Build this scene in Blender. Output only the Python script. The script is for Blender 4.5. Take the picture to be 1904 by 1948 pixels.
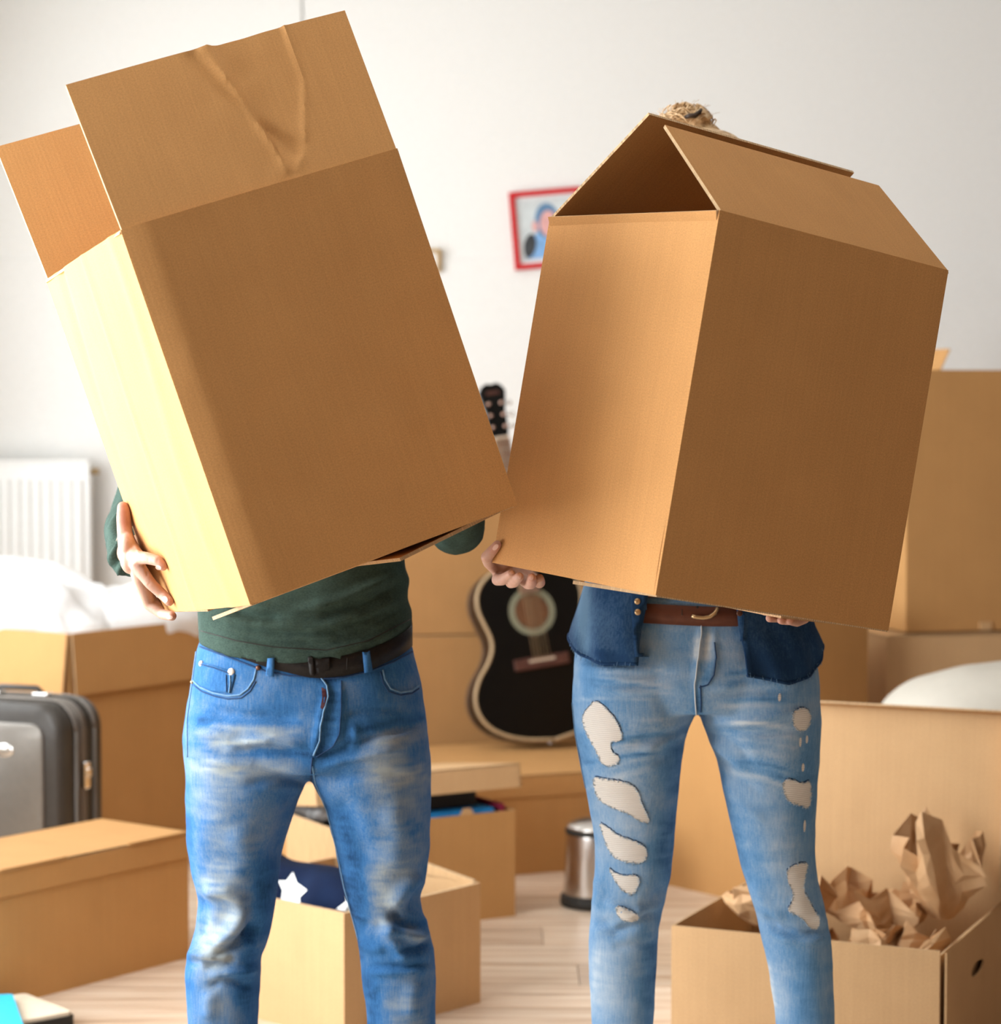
import bpy, bmesh, math, random
import numpy as np
from mathutils import Vector, Matrix, noise, geometry
from mathutils.bvhtree import BVHTree
random.seed(7); np.random.seed(7)
for o in list(bpy.data.objects): bpy.data.objects.remove(o)
scene = bpy.context.scene
COL = scene.collection
PI = math.pi

# ------------------------------------------------------------------ camera
FPX, CX, CY, HZ, CAMH = 4500.0, 952.0, 974.0, 767.0, 1.298   # focal length in px, centre, horizon row, eye height
TH = math.atan((CY - HZ) / FPX)
cd = bpy.data.cameras.new('camera'); cam = bpy.data.objects.new('camera', cd); COL.objects.link(cam)
cam.location = (0, 0, CAMH); cam.rotation_euler = (PI/2 - TH, 0, 0)
cd.sensor_fit = 'HORIZONTAL'; cd.sensor_width = 36.0; cd.lens = 36.0 * FPX / 1904.0
cd.clip_start = 0.05; cd.clip_end = 60
cd.dof.use_dof = True; cd.dof.focus_distance = 3.45; cd.dof.aperture_fstop = 4.6
scene.camera = cam

# ------------------------------------------------------------------ light and exposure
W = bpy.data.worlds.new('world'); scene.world = W; W.use_nodes = True
W.node_tree.nodes['Background'].inputs[0].default_value = (0.80, 0.90, 1.0, 1)
W.node_tree.nodes['Background'].inputs[1].default_value = 1.0
def area(name, loc, rot, sx, sy, power, col):
    l = bpy.data.lights.new(name, 'AREA'); l.shape = 'RECTANGLE'; l.size = sx; l.size_y = sy
    l.energy = power; l.color = col
    o = bpy.data.objects.new(name, l); o.location = loc; o.rotation_euler = rot; COL.objects.link(o); return o
# daylight outside the big window in the left wall; the other two lamps are added
area('daylight_window_left', (-2.02, 3.45, 1.45), (0, -PI/2, 0), 2.1, 2.0, 245, (0.955, 0.98, 1.0))
area('wall_fill_back', (-2.02, 6.10, 1.45), (0, -PI/2, 0), 2.1, 1.9, 84, (0.97, 0.99, 1.0))  # unseen second left window light, added to brighten the back wall
area('warm_fill_rear', (0.5, -1.75, 1.5), (PI/2, 0, 0), 2.2, 1.7, 2, (1.0, 0.62, 0.36))  # unseen warm fill added behind the camera
vs = scene.view_settings
vs.view_transform = 'Standard'; vs.look = 'None'; vs.gamma = 1.0; vs.use_curve_mapping = False
vs.exposure = -0.18

# ------------------------------------------------------------------ pixel <-> world
ct, st = math.cos(TH), math.sin(TH)
def cam2w(v):
    x, y, z = v
    return Vector((x, ct*z - st*y, CAMH - st*z - ct*y))
def camdir(v):
    x, y, z = v
    return Vector((x, ct*z - st*y, -st*z - ct*y))
def ray(px, py):
    return camdir(((px-CX)/FPX, (py-CY)/FPX, 1.0))
CAMP = Vector((0, 0, CAMH))
def P(px, py, Y):
    d = ray(px, py); return CAMP + d * (Y / d.y)
def G(px, py, z=0.0):
    d = ray(px, py); return CAMP + d * ((z - CAMH) / d.z)
def proj(V):
    V = np.asarray(V, float)
    x = V[:, 0]; y = V[:, 1]; z = V[:, 2] - CAMH
    zc = ct*y - st*z; yc = -st*y - ct*z
    return np.stack([x/zc*FPX + CX, yc/zc*FPX + CY], 1)
def on_plane(px, py, p0, n, off=0.0):
    d = ray(px, py); q = p0 + n*off
    return CAMP + d * ((q - CAMP).dot(n) / d.dot(n))

# ------------------------------------------------------------------ object helpers
WM = {}
def tag(o, label=None, cat=None, group=None, kind=None):
    if label: o['label'] = label
    if cat: o['category'] = cat
    if group: o['group'] = group
    if kind: o['kind'] = kind
    return o
def thing(name, label, cat, loc, group=None, mtx=None):
    o = bpy.data.objects.new(name, None); COL.objects.link(o); o.empty_display_size = 0.1
    m = mtx if mtx is not None else Matrix.Translation(Vector(loc))
    o.matrix_world = m; WM[o.name] = m.copy()
    return tag(o, label, cat, group)
def link(name, me, parent=None, local=None):
    o = bpy.data.objects.new(name, me); COL.objects.link(o)
    m = WM[parent.name] if parent else Matrix.Identity(4)
    if parent: o.parent = parent
    if local is not None: o.matrix_local = local; m = m @ local
    WM[o.name] = m.copy(); return o
def mesh(name, V, F, mats, smooth=False, uv=None, mi=None, attrs=None):
    me = bpy.data.meshes.new(name)
    me.from_pydata([tuple(map(float, v)) for v in V], [], [tuple(map(int, f)) for f in F])
    for m in (mats if isinstance(mats, (list, tuple)) else [mats]): me.materials.append(m)
    if smooth: me.polygons.foreach_set('use_smooth', [True]*len(me.polygons))
    if mi is not None: me.polygons.foreach_set('material_index', mi)
    if uv is not None:
        l = me.uv_layers.new(name='UVMap'); vi = np.empty(len(me.loops), int); me.loops.foreach_get('vertex_index', vi)
        l.data.foreach_set('uv', np.asarray(uv, float)[vi].ravel())
    if attrs:
        for k, a in attrs.items():
            at = me.attributes.new(k, 'FLOAT', 'POINT'); at.data.foreach_set('value', np.asarray(a, np.float32))
    me.update(); return me
def obj(name, V, F, mats, parent=None, smooth=False, uv=None, mi=None, attrs=None, world=True):
    """link a mesh given in world coordinates (or, world=False, in the parent's) under parent"""
    V = np.asarray([tuple(v) for v in V], float)
    if parent is not None and world:
        im = np.array(WM[parent.name].inverted()); V = V @ im[:3, :3].T + im[:3, 3]
    return link(name, mesh(name, V, F, mats, smooth, uv, mi, attrs), parent)

class MB:                                   # collects shapes into one mesh
    def __init__(s): s.V = []; s.F = []
    def add(s, V, F):
        n = len(s.V); s.V += [tuple(v) for v in V]; s.F += [tuple(i+n for i in f) for f in F]; return s
    def box(s, c, h, M=None):
        c = Vector(c); pts = []
        for x, y, z in ((-1,-1,-1),(1,-1,-1),(1,1,-1),(-1,1,-1),(-1,-1,1),(1,-1,1),(1,1,1),(-1,1,1)):
            v = Vector((x*h[0], y*h[1], z*h[2]))
            pts.append(c + (M @ v if M else v))
        return s.add(pts, [(0,3,2,1),(4,5,6,7),(0,1,5,4),(1,2,6,5),(2,3,7,6),(3,0,4,7)])
    def build(s, name, mat, parent=None, smooth=False, world=True, bevel=0, seg=2):
        o = obj(name, s.V, s.F, mat, parent, smooth, world=world)
        if bevel:
            b = o.modifiers.new('bevel', 'BEVEL'); b.width = bevel; b.segments = seg; b.limit_method = 'ANGLE'
        return o
def loft(rings, cap=True, closed=True):
    n = len(rings[0]); V = [p for r in rings for p in r]; F = []
    for i in range(len(rings)-1):
        for j in range(n if closed else n-1):
            k = (j+1) % n; F.append((i*n+j, i*n+k, (i+1)*n+k, (i+1)*n+j))
    if cap:
        F.append(tuple(range(n-1, -1, -1))); F.append(tuple((len(rings)-1)*n + j for j in range(n)))
    return V, F
def ring(c, rx, ry, n=40, ex=2.0, ph=0.0):
    out = []
    for i in range(n):
        a = 2*PI*i/n + ph; ca, sa = math.cos(a), math.sin(a)
        out.append((c[0] + rx*math.copysign(abs(ca)**(2/ex), ca), c[1] + ry*math.copysign(abs(sa)**(2/ex), sa), c[2]))
    return out
def frame(d):
    d = Vector(d).normalized(); u = Vector((0,0,1)) if abs(d.z) < .9 else Vector((1,0,0))
    x = d.cross(u).normalized(); return x, x.cross(d).normalized()
def tube(pts, r, n=8, caps=True):
    pts = [Vector(p) for p in pts]; rs = r if isinstance(r, (list, tuple)) else [r]*len(pts); rings = []; x = None
    for i, p in enumerate(pts):
        d = (pts[min(i+1, len(pts)-1)] - pts[max(i-1, 0)])
        if d.length < 1e-9: d = Vector((0,0,1))
        d.normalize()
        if x is None: x, y = frame(d)
        else:
            x = (x - d*x.dot(d)); x = x.normalized() if x.length > 1e-6 else frame(d)[0]; y = x.cross(d)
        rings.append([tuple(p + (x*math.cos(2*PI*k/n) + y*math.sin(2*PI*k/n))*rs[i]) for k in range(n)])
    return loft(rings, caps)
def sphere(c, r, nu=16, nv=10, M=None):
    c = Vector(c); rr = r if isinstance(r, (tuple, list)) else (r, r, r); V = []; F = []
    for i in range(nv+1):
        t = PI*i/nv
        for j in range(nu):
            p = 2*PI*j/nu; v = Vector((rr[0]*math.sin(t)*math.cos(p), rr[1]*math.sin(t)*math.sin(p), rr[2]*math.cos(t)))
            V.append(tuple(c + (M @ v if M else v)))
    for i in range(nv):
        for j in range(nu):
            k = (j+1) % nu; F.append((i*nu+j, (i+1)*nu+j, (i+1)*nu+k, i*nu+k))
    return V, F
def lathe(prof, c, n=32, cap=True):
    return loft([ring((c[0], c[1], c[2]+z), r, r, n) for r, z in prof], cap)
def chain(pts, rad):                        # round-cone chain, to be fused by remesh
    out = []
    for p, r in zip(pts, rad): out.append(sphere(p, r, 14, 9))
    for i in range(len(pts)-1): out.append(tube([pts[i], pts[i+1]], [rad[i], rad[i+1]], 14))
    return out
def smooth_np(V, F, it, lam=0.5):
    E = np.concatenate([np.stack([F[:, i], F[:, (i+1) % F.shape[1]]], 1) for i in range(F.shape[1])])
    deg = np.zeros(len(V)); np.add.at(deg, E[:, 0], 1); np.add.at(deg, E[:, 1], 1); deg[deg == 0] = 1
    for _ in range(it):
        S = np.zeros_like(V)
        for k in range(3):
            S[:, k] = np.bincount(E[:, 0], V[E[:, 1], k], len(V)) + np.bincount(E[:, 1], V[E[:, 0], k], len(V))
        V = V + lam*(S/deg[:, None] - V)
    return V
def remesh(parts, voxel, it=4):
    mb = MB()
    for v, f in parts: mb.add(v, f)
    me = bpy.data.meshes.new('tmp'); me.from_pydata(mb.V, [], mb.F); o = bpy.data.objects.new('tmp', me); COL.objects.link(o)
    m = o.modifiers.new('r', 'REMESH'); m.mode = 'VOXEL'; m.voxel_size = voxel
    dg = bpy.context.evaluated_depsgraph_get(); r = bpy.data.meshes.new_from_object(o.evaluated_get(dg))
    V = np.empty(len(r.vertices)*3); r.vertices.foreach_get('co', V); V = V.reshape(-1, 3)
    F = np.array([p.vertices[:] for p in r.polygons if len(p.vertices) == 4])
    bpy.data.objects.remove(o); bpy.data.meshes.remove(me); bpy.data.meshes.remove(r)
    return smooth_np(V, F, it), F
def normals(V, F):
    n = np.cross(V[F[:, 2]] - V[F[:, 0]], V[F[:, 3 if F.shape[1] == 4 else 1]] - V[F[:, 1]])
    N = np.zeros_like(V)
    for k in range(F.shape[1]): np.add.at(N, F[:, k], n)
    return N / (np.linalg.norm(N, axis=1, keepdims=True) + 1e-12)
def strokes(px, front, S, taper=True):
    """sum of soft strokes (polyline in px, width, amount) over the projected vertices"""
    out = np.zeros(len(px))
    for pts, w, amp in S:
        pts = np.asarray(pts, float); lo = pts.min(0) - 3*w; hi = pts.max(0) + 3*w
        idx = np.where((px[:, 0] > lo[0]) & (px[:, 0] < hi[0]) & (px[:, 1] > lo[1]) & (px[:, 1] < hi[1]) & front)[0]
        if not len(idx): continue
        q = px[idx]; best = np.full(len(q), 1e9); tt = np.zeros(len(q))
        L = np.r_[0, np.cumsum(np.linalg.norm(np.diff(pts, axis=0), axis=1))]
        for i in range(len(pts)-1):
            a, b = pts[i], pts[i+1]; ab = b-a; l2 = ab@ab + 1e-9
            t = np.clip(((q-a)@ab)/l2, 0, 1); d = np.linalg.norm(q-(a+t[:, None]*ab), axis=1)
            k = d < best; best[k] = d[k]; tt[k] = (L[i] + t[k]*(L[i+1]-L[i]))/(L[-1]+1e-9)
        e = np.exp(-(best/w)**2)
        if taper and len(pts) > 1: e *= np.clip(4*tt*(1-tt)*1.5, 0.15, 1)
        out[idx] += amp*e
    return out
def nz(V, s, seed=0):
    sx, sy, sz = s if isinstance(s, (tuple, list)) else (s, s, s)
    return np.array([noise.noise((v[0]*sx+seed, v[1]*sy+seed*.37, v[2]*sz-seed)) for v in V])

# ------------------------------------------------------------------ materials
def srgb(r, g, b):
    f = lambda c: (c/255/12.92 if c/255 <= .04045 else ((c/255+.055)/1.055)**2.4)
    return (f(r), f(g), f(b), 1)
class Mat:
    def __init__(s, name, rough=.7, spec=.3, metal=0.0):
        s.m = bpy.data.materials.new(name); s.m.use_nodes = True; s.nt = s.m.node_tree; s.b = s.nt.nodes['Principled BSDF']
        s.b.inputs['Roughness'].default_value = rough; s.b.inputs['Specular IOR Level'].default_value = spec; s.b.inputs['Metallic'].default_value = metal
    def n(s, t, **kw):
        x = s.nt.nodes.new(t)
        for k, v in kw.items():
            if k in x.inputs: x.inputs[k].default_value = v
            else: setattr(x, k, v)
        return x
    def l(s, a, b): s.nt.links.new(a, b)
    def coord(s, kind='Object', scale=(1,1,1)):
        c = s.n('ShaderNodeTexCoord'); m = s.n('ShaderNodeMapping'); m.inputs['Scale'].default_value = scale
        s.l(c.outputs[kind], m.inputs['Vector']); return m.outputs['Vector']
    def noise(s, vec, scale, detail=3.0, rough=.5):
        x = s.n('ShaderNodeTexNoise'); x.inputs['Scale'].default_value = scale; x.inputs['Detail'].default_value = detail; x.inputs['Roughness'].default_value = rough
        s.l(vec, x.inputs['Vector']); return x.outputs['Fac']
    def ramp(s, fac, stops):
        r = s.n('ShaderNodeValToRGB'); e = r.color_ramp.elements
        while len(e) < len(stops): e.new(0.5)
        for i, (p, c) in enumerate(stops): e[i].position = p; e[i].color = c if len(c) == 4 else (*c, 1)
        s.l(fac, r.inputs['Fac']); return r.outputs['Color']
    def mix(s, a, b, fac, mode='MIX'):
        x = s.n('ShaderNodeMix'); x.data_type = 'RGBA'; x.blend_type = mode
        for v, i in ((fac, 0), (a, 6), (b, 7)):
            if hasattr(v, 'is_linked'): s.l(v, x.inputs[i])
            else: x.inputs[i].default_value = v
        return x.outputs[2]
    def math(s, op, a, b=0.0):
        x = s.n('ShaderNodeMath'); x.operation = op
        for v, i in ((a, 0), (b, 1)):
            if hasattr(v, 'is_linked'): s.l(v, x.inputs[i])
            else: x.inputs[i].default_value = v
        return x.outputs[0]
    def bump(s, h, dist, strength=1.0):
        x = s.n('ShaderNodeBump'); x.inputs['Distance'].default_value = dist; x.inputs['Strength'].default_value = strength
        s.l(h, x.inputs['Height']); s.l(x.outputs[0], s.b.inputs['Normal'])
    def color(s, c):
        if hasattr(c, 'is_linked'): s.l(c, s.b.inputs['Base Color'])
        else: s.b.inputs['Base Color'].default_value = c
        return s.m
def k(c, f): return (c[0]*f, c[1]*f, c[2]*f, 1)
def plain(name, c, rough=.6, var=.08, scale=40, spec=.3, metal=0.0, bump=0.0):
    M = Mat(name, rough, spec, metal); v = M.coord(); f = M.noise(v, scale, 4)
    if bump: M.bump(f, bump)
    return M.color(M.ramp(f, [(.3, k(c, 1-var)), (.7, k(c, 1+var))]))
def cardboard(name, c, flute=.22):
    M = Mat(name, .78, .18); v = M.coord('UV')
    sp = M.noise(v, 420, 2, .7); mo = M.noise(v, 9, 3)
    c1 = M.ramp(sp, [(.28, k(c, .86)), (.5, k(c, 1.0)), (.75, k(c, 1.13))])
    c2 = M.mix(c1, M.ramp(mo, [(.35, (.97, .965, .96, 1)), (.65, (1.02, 1.02, 1.02, 1))]), 1.0, 'MULTIPLY')
    st_ = M.noise(M.coord('UV', (170, 3, 1)), 1.0, 2)           # faint streaks along the flutes
    c3 = M.mix(c2, M.ramp(st_, [(.35, (.98, .977, .974, 1)), (.65, (1.018, 1.018, 1.018, 1))]), 1.0, 'MULTIPLY')
    w = M.n('ShaderNodeTexWave'); w.inputs['Scale'].default_value = 44; w.inputs['Distortion'].default_value = .4
    M.l(v, w.inputs['Vector'])
    M.bump(M.math('ADD', M.math('MULTIPLY', w.outputs['Fac'], flute), M.math('MULTIPLY', sp, .5)), .00035, .6)
    return M.color(c3)
def edge_mat(name, c):
    M = Mat(name, .9, .1); w = M.n('ShaderNodeTexWave'); w.inputs['Scale'].default_value = 75; w.inputs['Distortion'].default_value = 5.0; w.inputs['Detail Scale'].default_value = 3.0
    M.l(M.coord('UV'), w.inputs['Vector'])
    return M.color(M.ramp(w.outputs['Fac'], [(.25, k(c, .72)), (.55, k(c, 1.05))]))
CB = (0.575, 0.298, 0.110)
M_card = cardboard('cardboard', CB)
M_card2 = cardboard('cardboard_plain', (0.52, 0.280, 0.105), .0)
M_card3 = cardboard('cardboard_pale', (0.58, 0.365, 0.185), .0)
M_card4 = cardboard('cardboard_shaded', (0.43, 0.225, 0.085), .0)  # darker copy, puts the guitar stack's weaker light into its colour
M_edge = edge_mat('cardboard_edge', (.62, .43, .25))
# ------------------------------------------------------------------ the room
WALLY, XL, XR, YB, ZC = 7.75, -1.9, 3.0, -1.6, 2.75
def wallpaint(name, c, var=.015):
    M = Mat(name, .92, .1); f = M.noise(M.coord(), 60, 5); M.bump(f, .0006, .4)
    return M.color(M.ramp(f, [(.3, k(c, 1-var)), (.7, k(c, 1+var))]))
M_wall = wallpaint('white_wall_paint', (.838, .834, .808))
M_white = plain('white_gloss_paint', (.86, .86, .84), .35, .02)
def slabbox(name, a, b, mat, parent=None, kind='structure', bevel=0):
    a = Vector(a); b = Vector(b)
    o = MB().box((a+b)/2, [(b[i]-a[i])/2 for i in range(3)]).build(name, mat, parent, bevel=bevel)
    if kind and parent is None: o['kind'] = kind
    return o
# back wall: upper boards with a fine vertical joint, lower boarding a little proud
xs = P(575, 10, WALLY).x; zl = P(900, 492, WALLY).z
wb = slabbox('wall_back', (XL-.1, WALLY+.02, 0), (XR+.1, WALLY+.15, ZC), M_wall)
for nm, a, b in (('wall_panel', (XL, WALLY, zl), (xs-.003, WALLY+.02, ZC)), ('wall_panel', (xs+.003, WALLY, zl), (XR, WALLY+.02, ZC)),
                 ('wall_panel', (XL, WALLY-.006, 0), (XR, WALLY+.02, zl))):
    slabbox(nm, a, b, M_wall, wb, bevel=.002)
M_warm = wallpaint('warm_wall_paint', (.15, .09, .055))  # for unseen walls, dark and warm to tint and cut the bounce light
slabbox('wall_right', (XR, YB, 0), (XR+.12, WALLY+.02, ZC), M_warm)
slabbox('ceiling', (XL-.12, YB-.1, ZC), (XR+.12, WALLY+.15, ZC+.1), M_wall)
# left wall with a tall window; the back and rear windows added for fill
wz0, wz1 = .40, 2.5; WINS = ((2.45, 4.45), (5.15, 7.05))
m = MB()
for a, b in (((XL-.12, YB, 0), (XL, 2.45, ZC)), ((XL-.12, 4.45, 0), (XL, 5.15, ZC)), ((XL-.12, 7.05, 0), (XL, WALLY+.02, ZC)), ((XL-.12, 2.45, 0), (XL, 4.45, wz0)), ((XL-.12, 2.45, wz1), (XL, 4.45, ZC)), ((XL-.12, 5.15, 0), (XL, 7.05, wz0)), ((XL-.12, 5.15, wz1), (XL, 7.05, ZC))):
    a = Vector(a); b = Vector(b); m.box((a+b)/2, (b-a)/2)
tag(m.build('wall_left', M_wall), kind='structure')
m = MB(); ax0, ax1, az0, az1 = -.2, 2.0, .65, 2.35
for a, b in (((XL, YB-.12, 0), (ax0, YB, ZC)), ((ax1, YB-.12, 0), (XR, YB, ZC)), ((ax0, YB-.12, 0), (ax1, YB, az0)), ((ax0, YB-.12, az1), (ax1, YB, ZC))):
    a = Vector(a); b = Vector(b); m.box((a+b)/2, (b-a)/2)
tag(m.build('wall_rear', M_warm), kind='structure')
MG = Mat('window_glass', .02); tr = MG.n('ShaderNodeBsdfTransparent'); mx = MG.n('ShaderNodeMixShader'); mx.inputs[0].default_value = .06
MG.l(tr.outputs[0], mx.inputs[1]); MG.l(MG.b.outputs[0], mx.inputs[2]); MG.l(mx.outputs[0], MG.nt.nodes['Material Output'].inputs['Surface'])
M_glass = MG.color((.9, .95, .95, 1))
def window(name, axis, fixed, u0, u1, z0, z1, nm):
    def bx(m, ua, ub, za, zb, t):
        c = [0, 0, (za+zb)/2]; h = [0, 0, (zb-za)/2]; c[axis] = fixed; h[axis] = t; c[1-axis] = (ua+ub)/2; h[1-axis] = (ub-ua)/2
        m.box(c, h)
    m = MB()
    for q in ((u0, u0+.06, z0, z1), (u1-.06, u1, z0, z1), (u0, u1, z0, z0+.06), (u0, u1, z1-.06, z1)): bx(m, *q, .035)
    f = tag(m.build(name, M_white), kind='structure')
    for i in range(1, nm):
        m = MB(); u = u0 + (u1-u0)*i/nm; bx(m, u-.025, u+.025, z0+.06, z1-.06, .03); m.build('mullion', M_white, f)
    for i in range(nm):
        m = MB(); a = u0 + (u1-u0)*i/nm; b = u0 + (u1-u0)*(i+1)/nm; bx(m, a+.03, b-.03, z0+.06, z1-.06, .003); m.build('pane', M_glass, f)
    return f
for i_, (wa, wb_) in enumerate(WINS): window('window_%d' % (i_+1), 0, XL-.06, wa, wb_, wz0, wz1, 2)
window('window_3', 1, YB-.06, ax0, ax1, az0, az1, 2)
# floor: laminate boards laid across the room
MF = Mat('laminate_wood', .38, .35); v = MF.coord('Object', (1.2, 22, 22)); oi = MF.n('ShaderNodeObjectInfo')
ad = MF.n('ShaderNodeVectorMath'); ad.operation = 'ADD'; sc = MF.n('ShaderNodeVectorMath'); sc.operation = 'SCALE'; sc.inputs['Scale'].default_value = 37.0
cmb = MF.n('ShaderNodeCombineXYZ'); MF.l(oi.outputs['Random'], cmb.inputs[0]); MF.l(oi.outputs['Random'], cmb.inputs[1]); MF.l(cmb.outputs[0], sc.inputs[0])
MF.l(v, ad.inputs[0]); MF.l(sc.outputs[0], ad.inputs[1])
g = MF.noise(ad.outputs[0], 1.6, 6, .62)
c = MF.ramp(g, [(.30, (.40, .265, .165, 1)), (.45, (.66, .50, .37, 1)), (.58, (.76, .63, .50, 1)), (.75, (.82, .72, .61, 1))])
tone = MF.ramp(oi.outputs['Random'], [(0, (.80, .78, .76, 1)), (.5, (.98, .97, .95, 1)), (1, (1.12, 1.14, 1.16, 1))])
MF.bump(g, .0004, .5); M_floor = MF.color(MF.mix(c, tone, 1.0, 'MULTIPLY'))
M_sub = plain('floor_joint', (.10, .06, .035), .9)
fl = slabbox('floor', (XL-.1, YB-.1, -.08), (XR+.1, WALLY+.1, -.011), M_sub)
PW, PL = .195, 1.38
pm = MB().box((0, 0, -.0055), (PL/2-.0009, PW/2-.0009, .0055)); pmesh = mesh('plank', pm.V, pm.F, M_floor)
r = 0; y = YB
while y < WALLY - .02:
    x = XL - (r*.53 % 1.0)*PL*.9
    while x < XR:
        link('plank', pmesh, fl, Matrix.Translation((x+PL/2, y+PW/2, 0)))
        x += PL
    y += PW; r += 1
# skirting along the back wall
tag(MB().box(((XL+XR)/2, WALLY-.012, .04), ((XR-XL)/2, .006, .04)).build('baseboard_back', M_white), kind='structure')

# ------------------------------------------------------------------ cardboard builder
def gslab(p00, p10, p11, p01, t, nu=1, nv=1, disp=None, nrm=None, se=1):
    """panel of corrugated board: outer face on the quad, thickness t inwards (against nrm)"""
    p00, p10, p11, p01 = map(Vector, (p00, p10, p11, p01))
    n = nrm.normalized() if nrm else (p10-p00).cross(p01-p00).normalized()
    w = (p10-p00).length; h = (p01-p00).length; V = []; uv = []; F = []; mi = []
    for layer in (0, 1):
        for j in range(nv+1):
            for i in range(nu+1):
                u, v_ = i/nu, j/nv
                p = (p00*(1-u) + p10*u)*(1-v_) + (p01*(1-u) + p11*u)*v_
                p = p + n*((disp(u, v_) if disp else 0) - t*layer)
                V.append(tuple(p)); uv.append((u*w, v_*h))
    s = (nu+1)*(nv+1); idx = lambda l, i, j: l*s + j*(nu+1) + i
    for j in range(nv):
        for i in range(nu):
            F.append((idx(0,i,j), idx(0,i+1,j), idx(0,i+1,j+1), idx(0,i,j+1))); mi.append(0)
            F.append((idx(1,i,j+1), idx(1,i+1,j+1), idx(1,i+1,j), idx(1,i,j))); mi.append(0)
    for i in range(nu):
        F.append((idx(1,i,0), idx(1,i+1,0), idx(0,i+1,0), idx(0,i,0))); mi.append(1)
        F.append((idx(0,i,nv), idx(0,i+1,nv), idx(1,i+1,nv), idx(1,i,nv))); mi.append(1)
    for j in range(nv):
        F.append((idx(0,0,j), idx(0,0,j+1), idx(1,0,j+1), idx(1,0,j))); mi.append(se)
        F.append((idx(1,nu,j), idx(1,nu,j+1), idx(0,nu,j+1), idx(0,nu,j))); mi.append(se)
    return V, F, uv, mi
def board(name, parent, q, t=.004, mat=None, nu=1, nv=1, disp=None, nrm=None, smooth=False, world=True):
    V, F, uv, mi = gslab(*q, t, nu, nv, disp, nrm, 0 if name == 'side_panel' else 1)
    return obj(name, V, F, [mat or M_card2, M_edge], parent, smooth, uv, mi, world=world)
SIDES = {'F': ((0,0), (1,0), (0,-1)), 'R': ((1,0), (1,1), (1,0)), 'B': ((1,1), (0,1), (0,1)), 'L': ((0,1), (0,0), (-1,0))}
def side_edge(s, w, d, z, ins=0.0):
    a, b, n = SIDES[s]; n = Vector((n[0], n[1], 0))
    return Vector((a[0]*w, a[1]*d, z)) - n*ins, Vector((b[0]*w, b[1]*d, z)) - n*ins, n
def cbox(name, label, M, w, d, h, flaps=(), t=.004, mat=None, group=None, sides='FRBL', bottom=True, disp=None, cat='cardboard box', gap=0.0, skip_bottom_flaps=False, res=None):
    """open box in the local frame M: x width, y depth (into the room), z up; origin at the near left bottom corner"""
    b = thing(name, label, cat, None, group, M)
    for s in sides:
        p, q, n = side_edge(s, w, d, 0); u = (q-p).normalized()
        e = t if s in 'LR' else 0                      # side panels butt between front and back
        p = p + u*(e+gap*(s == 'R')); q = q - u*e; up = Vector((0, 0, h))
        dd = disp.get(s) if disp else None; ru, rv = (res.get(s, (1, 1)) if res else (1, 1))
        if dd and ru == 1: ru, rv = 24, 30
        board('side_panel', b, (p, q, q+up, p+up), t, mat, ru, rv, dd, n, world=False)
    if bottom:
        board('bottom_panel', b, ((t,t,t), (w-t,t,t), (w-t,d-t,t), (t,d-t,t)), t, mat, nrm=Vector((0,0,1)), world=False)
    for fl_ in flaps:
        s, lev, L, ang = fl_[:4]; t0, t1 = (fl_[4:6] if len(fl_) > 5 else (.004, .004)); opt = fl_[6] if len(fl_) > 6 else {}
        z = h if lev == 'top' else 0.0
        p, q, n = side_edge(s, w, d, z); u = (q-p).normalized(); up = Vector((0, 0, 1 if lev == 'top' else -1)); a = math.radians(ang)
        dv = (up*math.cos(a) - n*math.sin(a)); fn = (n*math.cos(a) + up*math.sin(a))
        off = fn*opt.get('lift', 0.0) - n*opt.get('inset', 0.0)
        hp0, hp1 = p + u*opt.get('h0', .002), q - u*opt.get('h1', .002)
        ru, rv = opt.get('res', (1, 1))
        board('flap', b, (hp0+off, hp1+off, q - u*t1 + dv*L + off, p + u*t0 + dv*L + off), t, opt.get('mat', mat), ru, rv, opt.get('disp'), fn, world=False)
    return b
def yawM(x, y, z, dx, dy):
    ux = Vector((dx, dy, 0)).normalized(); uy = Vector((-ux.y, ux.x, 0))
    return Matrix(((ux.x, uy.x, 0, x), (ux.y, uy.y, 0, y), (0, 0, 1, z), (0, 0, 0, 1)))
def lid(parent, w, d, h, lh, t=.004, mat=None, over=.006, local=None):
    """shallow lid over a w x d box whose top is at z=h (parent's frame)"""
    L0 = local or Matrix.Identity(4)
    m = lambda p: L0 @ Vector(p)
    a, o = -over, over
    q = [(a,a), (w+o,a), (w+o,d+o), (a,d+o)]
    L = board('lid', parent, (m((*q[0],h+t+.001)), m((*q[1],h+t+.001)), m((*q[2],h+t+.001)), m((*q[3],h+t+.001))), t, mat, nrm=(L0.to_3x3() @ Vector((0,0,1))), world=False)
    for i in range(4):
        p0 = Vector((*q[i], h+t+.001)); p1 = Vector((*q[(i+1) % 4], h+t+.001)); n = (p1-p0).cross(Vector((0,0,1)))
        dn = Vector((0,0,-lh))
        board('lid_side', L, (m(p0+dn), m(p1+dn), m(p1), m(p0)), t, mat, nrm=L0.to_3x3() @ n, world=False)
    return L
# ------------------------------------------------------------------ boxes standing about the room
# long lidded box, lower left
MA = yawM(-1.09, 5.01, 0, .60, .80)
A = cbox('cardboard_box', 'long low cardboard box closed with a fitted lid, in front of the grey suitcase', MA, .60, .29, .292, mat=M_card2, group='moving boxes')
lid(A, .60, .29, .292, .058, mat=M_card2)
for u0, u1 in ((.02, .21), (.40, .58)):        # tuck tabs of the lid
    MB().box(((u0+u1)/2, -.008, .2985), ((u1-u0)/2, .0025, .0025)).build('tuck_tab', M_card2, A, world=False)

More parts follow.
